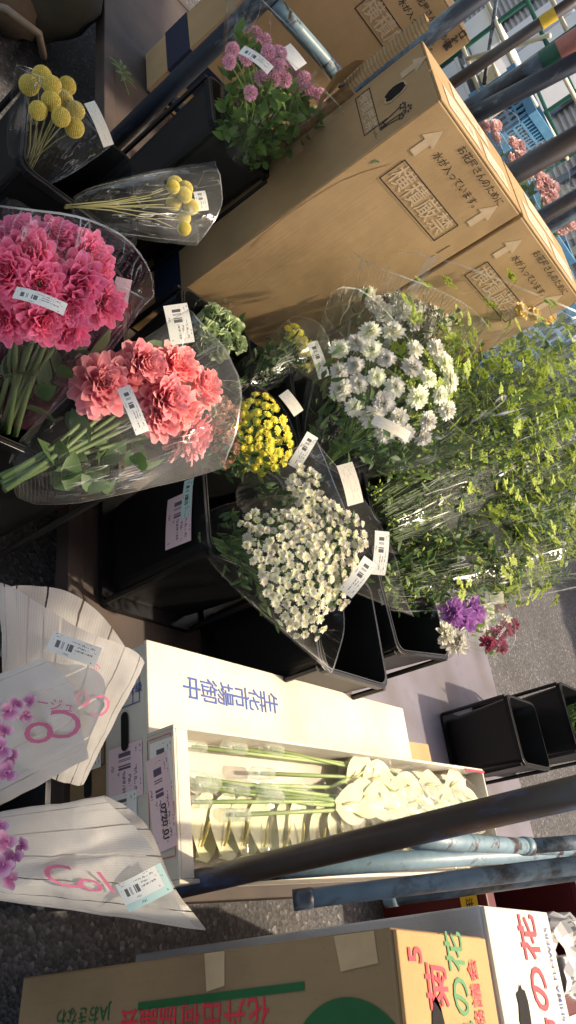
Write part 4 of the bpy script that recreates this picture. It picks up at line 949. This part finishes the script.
P = atz(256, 60, 1.0); fit_label(t, s12.b, P, (.85, .62), 36*mpp(P), 11*mpp(P), 'label_white', .35); P = atz(293, 57, .96); fit_label(t, s12.b, P, (.62, .75), 26*mpp(P), 15*mpp(P), 'paper_white', .1)

# ---- lime green umbel foliage: three big sleeves
def umbel_bunch(label, sl, n_stem, seed, film_='film_green', lime=.6, nl=240):
    t = bunch('greenery_bunch', label, 'foliage bunch', sl, 'bunches of lime green foliage'); root = sl.b; r_ = random.Random(seed)
    st, fl, lv = MB(), MB(), MB()
    for k in range(n_stem):
        q = r_.uniform(0, 6.28); kk = math.sqrt(r_.random())
        a = sl.pt(0, q, .7*kk); tt = r_.uniform(.55, 1.08); h = sl.pt(tt, q + r_.uniform(-.3, .3), min(1, .95*kk+.05)); mid = a.lerp(h, .5) + rv(r_)*.02
        st.tube([a-root, mid-root, h-root], [.0013, .0011, .0007], 5, cap=False)
        nb = r_.randint(4, 7)
        for j in range(nb):
            f = r_.uniform(.35, 1); p = (a.lerp(mid, f*2) if f < .5 else mid.lerp(h, f*2-1)); d = (sl.A.normalized()*.8 + rv(r_)).normalized(); e_ = p + d*r_.uniform(.03, .08)
            st.tube([p-root, p.lerp(e_, .5)-root+rv(r_)*.004, e_-root], [.0008, .0007, .0005], 4, cap=False)
            if r_.random() < lime*(.4+f*.6):
                ax = (d + sl.N*.4 + UZ*.4).normalized(); x = ax.orthogonal().normalized(); y = ax.cross(x)
                for g in range(r_.randint(7, 11)):
                    c_ = e_ + ax*.006 + (x*r_.uniform(-1, 1) + y*r_.uniform(-1, 1))*.02
                    for h_ in range(5):
                        aa = h_*1.2566 + g; dd = (x*math.cos(aa)+y*math.sin(aa)) + ax*.35
                        leaf(fl, c_-root, dd, ax, r_.uniform(.008, .013), .0068, droop=.1)
            else:
                for h_ in range(2): leaf(lv, e_-root, d+rv(r_)*.8, sl.N+rv(r_)*.7, r_.uniform(.018, .034), r_.uniform(.008, .014))
    for _ in range(nl):
        t_ = r_.uniform(.12, .95); p = sl.pt(t_, r_.uniform(0, 6.28), math.sqrt(r_.random())*.92)
        leaf(lv, p-root, sl.A.normalized()*.7+rv(r_), sl.N*.5+rv(r_), r_.uniform(.02, .05), r_.uniform(.009, .018), mi=0 if r_.random() < .7 else 1)
    for _ in range(int(nl*1.1)):
        t_ = r_.uniform(-.02, .55); p = sl.pt(t_, r_.uniform(0, 6.28), math.sqrt(r_.random())*1.05)
        leaf(lv, p-root, sl.A.normalized()*.6+rv(r_), sl.N*.5+rv(r_), r_.uniform(.02, .05), r_.uniform(.008, .018), mi=0 if r_.random() < .8 else 1)
        if r_.random() < .45:
            for h_ in range(4): leaf(fl, p-root+rv(r_)*.012, rv(r_), sl.N+rv(r_), r_.uniform(.009, .015), .007, droop=.1)
    for nm, bb, mt in (('stems', st, 'stem_dark'), ('florets', fl, 'floret_lime'), ('leaves', lv, ['leaf_dark', 'leaf_green'])):
        o = bb.build(nm, mt, t, smooth=True); o['kind'] = 'stuff'
    sl.mesh(film_, root, parent=t, crinkle=.012, nt=22)
    return t
g1 = mk((395, 470), .58, (440, 268), .98, (600, 370), .98, wb=.08, thick=.55, arc=.08, seed=17, power=.6)
umbel_bunch('upper bunch of lime green umbel foliage touching the yellow rose', g1, 280, 71, lime=.9, nl=360)
g2 = mk((380, 520), .52, (560, 370), .96, (600, 470), .92, wb=.12, thick=.5, arc=.05, seed=18, power=.6)
umbel_bunch('middle bunch of lime green foliage between two shiny film folds', g2, 260, 72, lime=.75, nl=560)
g3 = mk((385, 575), .48, (590, 455), .88, (585, 580), .82, wb=.11, thick=.45, arc=.05, seed=19, power=.6)
umbel_bunch('lowest bunch of dark green foliage above the violet bouquet', g3, 240, 73, lime=.6, nl=720)

# ---- yellow roses in a sleeve behind the green
sr = mk((500, 370), .75, (510, 280), 1.02, (575, 320), 1.02, wb=.05, thick=.5, arc=.05, seed=20)
t = bunch('rose_bunch', 'yellow roses peeping out behind the lime green foliage', 'flower bunch', sr, GB); r_ = random.Random(81)
for x, y in ((524, 300), (538, 305), (531, 316), (546, 318), (518, 312)):
    P = atz(x, y, 1.07); put('bloom', ROSE['rose_yellow'], t, P-sr.b, qrot(UZ+(C0-P).normalized()*.5+rv(r_)*.3, r_), 10*mpp(P)/.03)
b = MB(); wrap_fill(sr, b, r_, 60, .2, .9, .05, .025, root=sr.b); o = b.build('foliage', 'leaf_green', t, smooth=True); o['kind'] = 'stuff'
sr.mesh('film_bag', sr.b, parent=t)

# ---- mixed bouquet hanging out over the pavement
sm = mk((425, 606), .50, (486, 592), .62, (500, 658), .58, wb=.05, thick=.6, arc=.18, seed=22)
t = bunch('mixed_bouquet', 'small mixed bouquet of violet, white and crimson flowers under the greenery', 'bouquet', sm, GB); r_ = random.Random(91)
for x, y, c, rp in ((459, 620, 'violet', 17), (470, 612, 'violet', 15), (452, 612, 'violet', 13), (456, 641, 'aster_white', 14), (446, 634, 'aster_white', 11), (487, 612, 'aster_white', 9), (482, 622, 'aster_white', 8), (505, 622, 'aster_white', 8), (496, 636, 'crimson', 9), (505, 630, 'crimson', 8), (488, 643, 'crimson', 8), (500, 646, 'crimson', 8), (512, 626, 'crimson', 7), (497, 603, 'crimson', 8)):
    P = atz(x, y, .6+r_.uniform(-.015, .015)); put('bloom', SCAB[c], t, P-sm.b, qrot((C0-P).normalized()*.7+UZ*.4+rv(r_)*.3, r_), 1.2*rp*mpp(P)/.03)
b = MB(); wrap_fill(sm, b, r_, 90, .2, .95, .04, .018, root=sm.b); o = b.build('foliage', 'leaf_bright', t, smooth=True); o['kind'] = 'stuff'
sm.mesh('film_hazy', sm.b, parent=t); P = atz(497, 598, .63); fit_label(t, sm.b, P, (1, -.1), 14*mpp(P), 12*mpp(P), 'paper_cream', .1)
lettering(t, 'FLOWER', lambda x, y: sm.front(.86, .35, .012) - sm.b + (PY*-.8+PX*.6).normalized()*x + (PX*.8+PY*.6).normalized()*y, .012, 'paper_white', .02)

# ---- calla lilies in the open box (modelled in the box's own frame, each wrapped lily a thing)
def calla_mesh(seed):
    r_ = random.Random(seed); b = MB(); rows = []
    n = 11
    for i in range(n):
        f = i/(n-1); row = []
        ww = .036*(math.sin(math.pi*min(1, f*.9+.06))**.6)*(1 if f < .93 else .45)
        for j in range(9):
            x = (j/8-.5)*2; fold = max(0, 1-f*1.7)
            row.append((f*.088, x*ww*(1-.12*fold), .007*x*x*fold + .004*math.sin(f*3+seed) + .0025*math.sin(4*x+f*6+seed*2)))
        rows.append(row)
    b.grid(rows, 0)
    b.tube([(.016, 0, .004), (.028, .001, .007), (.04, .003, .009), (.048, .004, .009)], [.0018, .0021, .0018, .0008], 7, 1)
    return b.mesh('spathe_mesh', ['calla_cream', 'spadix'], True)
CAL = [calla_mesh(k) for k in range(4)]
def bag_mesh(seed):
    from mathutils import noise as mn
    b = MB(); rows = []
    for i in range(9):
        f = i/8; w = .02+.026*math.sin(math.pi*min(1, .15+f*.8)); row = []
        for j in range(13):
            q = 2*math.pi*j/12; p = Vector((-.012+f*.12, w*math.cos(q), .012+.02*math.sin(q)*(1-.3*f)))
            row.append(p + Vector((0, mn.noise(p*60+Vector((seed, 0, 0)))*.004, mn.noise(p*45+Vector((0, seed, 0)))*.006)))
        rows.append(row)
    b.grid(rows); return b.mesh('bag_mesh', 'film_calla', True)
BAG = [bag_mesh(k) for k in range(3)]
tubeb = MB(); tubeb.tube([(0, 0, 0), (.045, 0, 0), (.055, 0, 0), (.06, 0, 0)], [.0115, .0125, .0125, .008], 12); TUBE = tubeb.mesh('tube_mesh', 'film_tube', True)
def cal_w(x, y, z): return cbx.matrix_basis @ Vector((x, y, z))
r_ = random.Random(101); CQ = cbx.rotation_euler.to_quaternion()
def calla(x, y, z, yaw, pitch, roll, long_stem, label, sc=1.):
    P = cal_w(x, y, z); t = thing('calla_lily', label, 'calla lily', P, 0, 'wrapped calla lilies in the open box')
    q = CQ @ Euler((roll, pitch, yaw)).to_quaternion()
    put('spathe', CAL[r_.randint(0, 3)], t, (0, 0, 0), q, sc); 
    if long_stem or r_.random() < .4: put('wrapper', BAG[r_.randint(0, 2)], t, (0, 0, 0), q, sc)
    if long_stem:
        b = MB(); d = q @ Vector((-1, 0, 0)); d2 = CQ @ Vector((-1, long_stem[1], .02)); Ls = long_stem[0]
        b.tube([Vector((0, 0, 0)), d*.05, d*.05+d2.normalized()*Ls*.5, d*.05+d2.normalized()*Ls], [.005, .0045, .0042, .004], 7); b.build('stem', 'stem_pale', t, smooth=True)
        e_ = d*.05+d2.normalized()*(Ls-.03); put('water_tube', TUBE, t, e_, (-(d2.normalized())).to_track_quat('X', 'Z') @ Euler((0, 0, math.pi)).to_quaternion())
# lower row: blooms standing side by side along the right wall, facing the left
for k in range(18):
    x = .085 + k*.055; calla(x, .042+r_.uniform(-.004, .006), .026+.003*(k % 2), math.radians(80+r_.uniform(-14, 14)), math.radians(-7), math.radians(12+r_.uniform(-6, 6)), None, 'wrapped cream calla lily in the lower row of blooms, beside the dark pipe', 1.36)
for k in range(11):
    x = .47 + k*.052; calla(x, .150+r_.uniform(-.018, .018), .05, math.radians(r_.uniform(-22, 22)), math.radians(-8), math.radians(r_.uniform(-15, 15)), (.33+.03*(k % 4)+.03*k, r_.uniform(-.1, .06)) if k % 3 != 1 else None, 'wrapped calla lily with its stem in a water tube, upper part of open box' if k % 3 != 1 else 'wrapped stemless calla lily in the upper cluster of the open box', 1.25)
for k in range(9):
    x = .53 + k*.06; calla(x, .205+r_.uniform(-.012, .008), .045, math.radians(r_.uniform(-40, 20)), math.radians(-8), math.radians(r_.uniform(-15, 15)), (.38+.05*(k % 3)+.03*k, r_.uniform(-.05, .1)) if k % 2 == 0 else None, 'wrapped calla lily with its stem in a water tube, upper part of open box' if k % 2 == 0 else 'wrapped stemless calla lily in the upper cluster of the open box', 1.2)

# ---- orchids in milky printed sleeves
GO = 'orchid sleeves at the left edge'
def orchid(label, sl, mat, flowers, prints, labs, z0, extra=None):
    t = bunch('orchid_bunch', label, 'flower bunch', sl, GO); root = sl.b; r_ = random.Random(len(flowers)+5)
    sl.mesh(mat, root, parent=t, nq=90, nt=22, crinkle=.009)
    for (x, y, rp) in flowers:
        P = atz(x, y, z0); put('bloom', ORCH, t, P-root, qrot((C0-P).normalized()+rv(r_)*.4, r_), rp*mpp(P)/.02)
    for (txt, tt, xx, size, st, rot, bold) in prints:
        cs, sn = math.cos(rot), math.sin(rot)
        lettering(t, txt, lambda x, y: sl.front(tt + (x*sn+y*cs)/sl.L, xx + (x*cs-y*sn)/sl.w(tt), .006)-root, size, 'print_pink', bold, stretch=st)
    for (tt, xx, L, Wd, dx, dy, mt) in labs:
        P = sl.front(tt, xx, .012); fit_label(t, root, P, (dx, dy), L, Wd, mt, .15)
    return t
ORCH = bloom('bloom_mesh', ['orchid_lilac', 'violet'], [(3, .001, 0, 8, .021, .015, 20, .2), (2, .001, .001, 14, .02, .022, 15, .2), (2, .001, .003, 50, .009, .008, 20, .6)], 6, (.002, .004, .003, 1), jit=.1)
s_o1 = mk((48, 772), .42, (4, 588), .62, (140, 660), .58, wb=.075, thick=.22, arc=.12, seed=31, power=1)
o1 = orchid('uppermost white striped orchid sleeve, its fanned mouth open above the white box', s_o1, 'sleeve_orchid', [], [('Co', .62, .35, .06, 1.1, 3.3, .0), ('ラージュ', .84, .25, .016, 1, 2.2, .01)], [], .5)
P = atz(74, 649, .635); fit_label(o1, o1.location, P, (1, .36), 52*mpp(P), 20*mpp(P), 'label_white', .15)
o2 = mk((-70, 772), .50, (44, 660), .70, (84, 756), .66, wb=.085, thick=.25, arc=.25, seed=32, power=1)
orchid('middle pale orchid sleeve with pink script and lilac orchids showing inside', o2, 'sleeve_orchid_wide', [(8, 712, 11), (18, 704, 9), (26, 716, 8), (4, 730, 12), (0, 748, 13), (12, 756, 11), (8, 774, 12), (30, 702, 7)], [('C', 1.02, .12, .054, 1.3, 4.1, .0), ('o', .83, .12, .062, 1.3, 4.3, .0), ('ラージュ', .97, -.32, .017, 1, 1.0, .005)], [], .68)
o3 = mk((-80, 862), .50, (112, 800), .64, (196, 924), .60, wb=.05, thick=.3, arc=.05, seed=33, power=1)
orchid('lowest orchid sleeve with green and white price sticker over the dark ground', o3, 'sleeve_orchid', [(6, 842, 12), (14, 858, 12), (2, 866, 13), (10, 880, 10), (22, 846, 8), (0, 826, 10)], [('C', .56, .0, .06, 1.1, 1.6, .0), ('ol', .68, .08, .056, 1.1, 1.6, .0)], [(.9, .06, .066, .04, 1, -.5, 'label_mint'), (.885, .03, .058, .03, 1, -.5, 'label_white')], .62)

# ================================================================== BACKGROUND AND SMALL THINGS
# scaffold posts beyond the tall cartons
def post(label, q0, q1, Y, rad, mat, ztop=1.75, bands=(), zb=0.0):
    a, c = aty(*q0, Y), aty(*q1, Y); d = (c-a)/(c.z-a.z); base = a + d*(zb-a.z); top = a + d*(ztop-a.z)
    t = thing('steel_post', label, 'post', base, 0, 'blue and dark posts beyond the tall cartons')
    pipe('tube', t, (0, 0, 0), top-base, rad, mat, 16)
    b = MB(); b.tube([(0, 0, 0), (0, 0, .012)], rad*1.9, 16); b.build('foot', 'pipe_slate', t)
    for (p0, p1, mt) in bands:
        z0, z1 = aty(*p0, Y).z, aty(*p1, Y).z; b = MB(); b.tube([a+d*(z0-a.z)-base, a+d*(z1-a.z)-base], rad*1.06, 16, cap=False); b.build('painted_band', mt, t, smooth=True)
    return t
post('slate post with green and salmon painted bands', (478, 104), (553, 55), 3.0, .033, 'pipe_slate', 1.72, (((542, 62), (559, 51), 'green_paint'), ((559, 51), (600, 24), 'salmon_paint')))
post('navy blue post right beside the banded slate post', (480, 112), (576, 62), 2.95, .03, 'pipe_navy', 1.72)
post('thin dark post wrapped with yellow tape near its top', (478, 66), (560, 10), 3.6, .024, 'pipe_dark', 1.75, (((541, 23), (556, 13), 'yellow_tape'),))
post('thick chipped dark post rising behind the second tall carton', (520, 170), (576, 138), 2.75, .036, 'pipe_dark', 1.62)
post('dark post nearest to the far corner of the second tall carton', (545, 215), (576, 197), 2.9, .026, 'pipe_dark', 1.62)
post('slate post beside the white lettered blue crate', (552, 226), (576, 211), 3.0, .024, 'pipe_slate', 1.62)
post('thin cream post in front of the blue crates', (500, 108), (570, 56), 4.6, .02, 'cream_paint', 1.7)

# blue lattice crates stacked in the distance
def crate(label, P, Lx, Ly, H, rot, text=None, group='blue crates stacked in the distance'):
    t = thing('plastic_crate', label, 'crate', P, rot, group)
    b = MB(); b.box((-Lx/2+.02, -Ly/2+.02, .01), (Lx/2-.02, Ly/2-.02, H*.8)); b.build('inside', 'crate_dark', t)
    for nm, z0, z1 in (('base_frame', 0, .035), ('rim_frame', H-.06, H)):
        b = MB()
        for sgn in (-1, 1):
            b.box((-Lx/2-.012, sgn*Ly/2-.012, z0), (Lx/2+.012, sgn*Ly/2+.012, z1)); b.box((sgn*Lx/2-.012, -Ly/2+.0125, z0), (sgn*Lx/2+.012, Ly/2-.0125, z1))
        b.build(nm, 'crate_blue', t)
    b = MB(); nx = 9
    for sgn in (-1, 1):
        for k in range(nx):
            x = -Lx/2+.02 + (Lx-.04)*k/(nx-1); b.box((x-.009, sgn*Ly/2-.008, .036), (x+.009, sgn*Ly/2+.008, H-.061))
            y = -Ly/2+.02 + (Ly-.04)*k/(nx-1); b.box((sgn*Lx/2-.008, y-.008, .036), (sgn*Lx/2+.008, y+.008, H-.061))
        for z in (H*.33, H*.55):
            b.box((-Lx/2+.02, sgn*Ly/2-.01, z-.008), (Lx/2-.02, sgn*Ly/2+.0105, z+.008)); b.box((sgn*Lx/2-.0105, -Ly/2+.02, z-.008), (sgn*Lx/2+.0105, Ly/2-.02, z+.008))
    b.build('lattice_side', 'crate_blue', t)
    if text:
        b = MB(); b.box((-Lx/2-.016, -Ly*.42, .04), (-Lx/2-.013, Ly*.42, H-.065)); b.build('panel', 'crate_blue', t)
        lettering(t, text, flatmap((-Lx/2-.018, 0, H*.5), (0, -1, 0), (0, 0, 1)), .13, 'cream_paint', .03)
    return t
B0 = aty(528, 105, 6.2)
for k, lab in enumerate(('lowest blue crate of the far stack, mostly hidden by the cartons', 'second blue crate of the far stack', 'third blue crate of the far stack', 'topmost blue crate of the far stack, by the cream post')):
    crate(lab, Vector((B0.x, B0.y, .29*k)), .46, .36, .27, ROT+.25+.05*k)
B1 = aty(556, 128, 5.6)
for k, lab in enumerate(('lowest blue crate right of the far stack', 'middle blue crate right of the far stack', 'upper blue crate right of the far stack, above the pink roses')):
    crate(lab, Vector((B1.x, B1.y, .31*k)), .46, .36, .29, ROT+.1)
B2 = aty(562, 196, 4.6)
for k, lab in enumerate(('lowest blue crate behind the pink roses', 'blue crate below the lettered crate', 'blue crate with cream kana lettering behind the pink roses')):
    crate(lab, Vector((B2.x, B2.y, .36*k)), .52, .4, .34, ROT+.02, 'さくら' if k == 2 else None)
B3 = aty(574, 245, 4.3)
for k, lab in enumerate(('lowest blue crate at the right edge beyond the second carton', 'middle blue crate at the right edge beyond the second carton', 'top blue crate at the right edge beyond the second carton')):
    crate(lab, Vector((B3.x+.1, B3.y, .35*k)), .5, .4, .33, ROT-.03)

# wrapped pink roses beyond the tall cartons
def far_roses(label, q, Y, seed):
    P = aty(*q, Y); r_ = random.Random(seed); base = P - UZ*.42 - E1*.02
    ax = UZ*.42; side = RT*.1
    sl = Sleeve(base, P+UZ*.06-side, P+UZ*.06+side, wb=.03, thick=.8, arc=.08, seed=seed, power=.7)
    t = thing('rose_bunch', label, 'flower bunch', base, 0, 'pink roses wrapped in film behind the cartons')
    for k in range(9):
        H = P + Vector((r_.uniform(-.07, .07), r_.uniform(-.06, .06), r_.uniform(-.04, .03))); put('bloom', ROSE['rose_pink'], t, H-base, qrot(UZ-FW*.5+rv(r_)*.4, r_), 1.0)
    b = MB(); wrap_fill(sl, b, r_, 60, .1, .8, .05, .025, root=base); o = b.build('foliage', 'leaf_green', t, smooth=True); o['kind'] = 'stuff'
    sl.mesh('film_hazy', base, parent=t)
    return t
far_roses('dusky pink roses in film just past the top of the first tall carton', (488, 124), 3.5, 5)
far_roses('pale pink roses in film between the dark posts', (519, 160), 3.5, 6)
far_roses('pink roses in film below the lettered blue crate', (541, 186), 3.4, 7)
far_roses('lowest pink rose bunch touching the second tall carton', (560, 216), 3.4, 8)

# rack of green and cream bars with dark goods behind
RU0, RU1, RV0, RV1 = 3.95, 4.9, 5.15, 6.3
t = thing('storage_rack', 'green and cream bar rack with a few boxes, seen over the first tall carton', 'rack', W(RU0, RV0, 0), ROT)
def K(u, v, z): return (u-RU0, v-RV0, z)
for u in (RU0, RU1):
    for v in (RV0, (RV0+RV1)/2, RV1): pipe('post', t, K(u, v, 0), K(u, v, 2.2), .018, 'green_paint')
for z in (.55, .85, 1.12, 1.36, 1.5):
    pipe('rail', t, K(RU0-.02, RV0, z), K(RU0-.02, RV1, z), .016, 'cream_paint' if z in (.85, 1.12, 1.5) else 'green_paint'); pipe('rail', t, K(RU0, RV0-.02, z), K(RU1, RV0-.02, z), .016, 'cream_paint'); pipe('rail', t, K(RU1, RV0, z), K(RU1, RV1, z), .015, 'green_paint')
pipe('brace', t, K(RU0-.03, 5.55, .85), K(RU0-.03, 5.2, 1.4), .018, 'cream_paint'); pipe('brace', t, K(RU0-.03, 5.2, .9), K(RU0-.03, 6.2, 1.3), .014, 'pipe_slate')
for z in (.55, .85):
    b = MB(); b.box(K(RU0+.02, RV0+.02, z), K(RU1-.02, RV1-.02, z+.012)); b.build('shelf', 'pipe_slate', t)
for k, (u, v, z, lx, ly, h, mt) in enumerate(((4.1, 5.3, .563, .5, .6, .2, 'white_panel'), (4.05, 5.25, .863, .3, .25, .13, 'cream_paint'), (4.1, 5.75, .863, .5, .45, .25, 'white_panel'), (4.3, 5.3, .0, .5, .8, .4, 'crate_dark'))):
    g = thing('storage_box', ('white box on the lower rack shelf', 'small cream box at the near end of the rack', 'pale box further along the middle rack shelf', 'dark blue box on the ground under the rack')[k], 'box', W(u, v, z), ROT)
    b = MB(); b.box((0, 0, 0), (lx, ly, h*.85)); b.build('body', mt, g, bevel=.006); b = MB(); b.box((-.01, -.01, h*.85), (lx+.01, ly+.01, h)); b.build('lid', mt, g, bevel=.006)
# shutter wall of level slats with upright girts
t = thing('shutter_wall', 'grey slatted shutter wall closing the far end of the yard', 'wall', W(7.0, 3, 0), ROT)
b = MB(); rows = []
for k in range(100):
    x = (0, -.035)[k % 2]; rows.append([(x, -9, k*.034), (x, 12, k*.034)])
b.grid(rows); b.build('slats', 'corrugated', t)
for y in range(-8, 12):
    b = MB(); b.box((-.07, y*1.0, 0), (-.04, y+.1, 3.4)); b.build('girt', 'cream_paint' if y % 3 == 0 else 'pipe_slate', t)
t = thing('white_cabinet', 'white cabinet panel with a cluster of dark dots behind the banded post', 'cabinet', W(5.05, 6.35, 0), ROT)
b = MB(); b.box((0, 0, 0), (.4, .44, 1.9)); b.build('body', 'white_panel', t, bevel=.02)
for (y, z) in ((.1, 1.60), (.17, 1.56), (.12, 1.51), (.2, 1.62), (.22, 1.5)):
    b = MB(); b.tube([(-.004, y, z), (.002, y, z)], .024, 12); b.build('dot', 'dark_shed', t)
t = thing('white_cabinet', 'plain white cabinet with a door gap left of the dotted cabinet', 'cabinet', W(5.05, 6.82, 0), ROT)
b = MB(); b.box((0, 0, 0), (.4, .3, 1.62)); b.build('body', 'white_panel', t, bevel=.02); b = MB(); b.box((-.006, .15, .1), (-.001, .16, 1.55)); b.build('door_gap', 'pipe_slate', t)

# maroon crate, newsprint bundle, foam box at the right edge
t = wroot('plastic_tub', 'maroon plastic tub with round cut outs beyond the white carton', 'tub', 2.36, -.25, 0)
for lo, hi in (((0, 0, 0), (.75, .012, .34)), ((0, .448, 0), (.75, .46, .34)), ((0, .0125, 0), (.012, .4475, .34)), ((.738, .0125, 0), (.75, .4475, .34)), ((.0125, .0125, .01), (.7375, .4475, .022))):
    b = MB(); b.box(lo, hi); b.build('side_panel', 'maroon_plastic', t, bevel=.004)
b = MB(); b.box((-.02, -.02, .34), (.77, .035, .37)); b.box((-.02, .425, .34), (.77, .48, .37)); b.box((-.02, .0352, .34), (.035, .4248, .37)); b.box((.715, .0352, .34), (.77, .4248, .37)); b.build('rim', 'maroon_plastic', t, bevel=.006)
for x in (.2, .52):
    b = MB(); rows = []
    for k in range(13): a_ = math.pi*k/12; rows.append([(x+.11*math.cos(a_), .462, .2+.11*math.sin(a_)), (x+.11*math.cos(a_), .4675, .2+.11*math.sin(a_)), (x+.085*math.cos(a_), .4675, .2+.085*math.sin(a_))])
    b.grid(rows); b.build('moulded_arch', 'maroon_plastic', t)
b = MB(); b.quad((-.022, .33, .285), (-.022, .27, .285), (-.022, .27, .34), (-.022, .33, .34)); b.build('warning_sticker', 'yellow_tape', t)
lettering(t, '注意', flatmap((-.0232, .3, .312), (0, -1, 0), (0, 0, 1)), .025, 'print_black', .02)
t = wroot('paper_bundle', 'crumpled newsprint bundle in the maroon tub', 'newspaper', 2.85, -.12, .30)
from mathutils import noise as mnoise
b = MB(); rows = []
for i in range(11):
    row = []
    for j in range(20):
        q = 2*math.pi*j/20; p = Vector(((i/10-.5)*.26, .13*math.cos(q), .1*math.sin(q)+.05)); k = 1+.3*mnoise.noise(p*14) ; k *= math.sin(math.pi*min(1, max(.12, (i+.6)/11.2)))**.35
        row.append((p.x, p.y*k, p.z*k+.02*mnoise.noise(p*40)))
    rows.append(row)
b.grid(rows, closed=True); b.build('crumpled_sheet', 'newsprint', t)
t = wroot('foam_box', 'silver grey foam box with a darker lid seam at the right edge', 'foam box', 2.5, -.55, 0)
b = MB(); b.box((0, 0, 0), (.62, .42, .24)); b.build('body', 'foam_silver', t, bevel=.01); b = MB(); b.box((-.012, -.012, .244), (.632, .432, .31)); b.build('lid', 'foam_silver', t, bevel=.012)
t = wroot('leafy_pot', 'small leafy plant at the lower right edge past the white carton', 'plant', 2.2, -.52, 0)
b = MB(); b.tube([(0, 0, 0), (0, 0, .2)], [.09, .12], 18); b.build('pot', 'crate_blue', t); b = MB(); r_ = random.Random(77)
for _ in range(110): leaf(b, Vector((r_.uniform(-.11, .11), r_.uniform(-.11, .11), .2+r_.random()*.12)), rv(r_)+UZ*.6, UZ+rv(r_)*.5, .07, .035)
o = b.build('foliage', 'leaf_bright', t, smooth=True); o['kind'] = 'stuff'
# leafy stems in the far right bucket
P = W(3.5, .72, .05); sl = Sleeve(P, P+UZ*.5-RT*.14, P+UZ*.5+RT*.14, wb=.06, thick=.9, arc=.05, seed=9)
t = thing('greenery_bunch', 'leafy stems standing in the bucket at the right edge', 'foliage bunch', P, 0); b = MB(); wrap_fill(sl, b, random.Random(3), 140, .3, 1.05, .06, .03, root=P); o = b.build('foliage', 'leaf_green', t, smooth=True); o['kind'] = 'stuff'
stems_one(sl, [sl.pt(.9, k*.7, .7) for k in range(12)], P, t, .003, 'stem_green')
# small brown box poking out past the white one
t = wroot('small_carton', 'small tan carton end sticking out beyond the long white box', 'cardboard box', 2.0, .25, .17, dyaw=2)
b = MB(); b.box((.01, 0, 0), (.26, .25, .15)); b.build('body', 'kraft', t, bevel=.004); b = MB(); b.box((.012, .002, .151), (.258, .248, .156)); b.build('flap', 'kraft', t)
# fallen sprig on the rusty deck
t = thing('fallen_sprig', 'cut green sprig lying on the rusty brown cart deck', 'sprig', atz(120, 70, .262), 0)
b = MB(); r_ = random.Random(9); b.tube([(0, 0, 0), (.05, -.02, .006), (.1, -.02, .0)], .002, 6); b.build('stem', 'stem_green', t)
b = MB()
for k in range(9): leaf(b, Vector((-.01+k*.006, .0, .006)), Vector((-1+k*.22, (-1)**k*.9, .25)), UZ, .05, .014)
b.build('leaves', 'leaf_green', t, smooth=True)
# dark bag at the top corner
P = atz(14, 26, .0); Pb = Vector((P.x, P.y, 0))
t = thing('cloth_bag', 'dark olive cloth bag with a tan strap loop at the top left corner', 'bag', Pb, ROT)
def blob(name, mat, c, sx, sy, sz, seed):
    b = MB(); rows = []
    for i in range(13):
        p_ = .05+(math.pi-.1)*i/12; row = []
        for j in range(24):
            q = 2*math.pi*j/24; d = Vector((math.sin(p_)*math.cos(q), math.sin(p_)*math.sin(q), math.cos(p_))); k = 1+.16*mnoise.noise(d*2.2+Vector((seed, 0, 0)))+.05*mnoise.noise(d*7+Vector((0, seed, 0)))
            z = c[2]+d.z*sz*k; row.append((c[0]+d.x*sx*k, c[1]+d.y*sy*k, max(.004, z)))
        rows.append(row)
    b.grid(rows, closed=True); return b.build(name, mat, t, smooth=True)
blob('bag_body', 'olive_cloth', (.0, .12, .17), .2, .26, .2, 3); blob('bag_base', 'brown_cloth', (-.12, -.03, .1), .17, .2, .11, 8)
b = MB(); b.tube([(-.2, -.12, .02), (-.12, -.26, .16), (-.02, -.3, .19), (.06, -.22, .1), (.08, -.1, .06)], .012, 10); b.build('strap', 'hose', t, smooth=True)
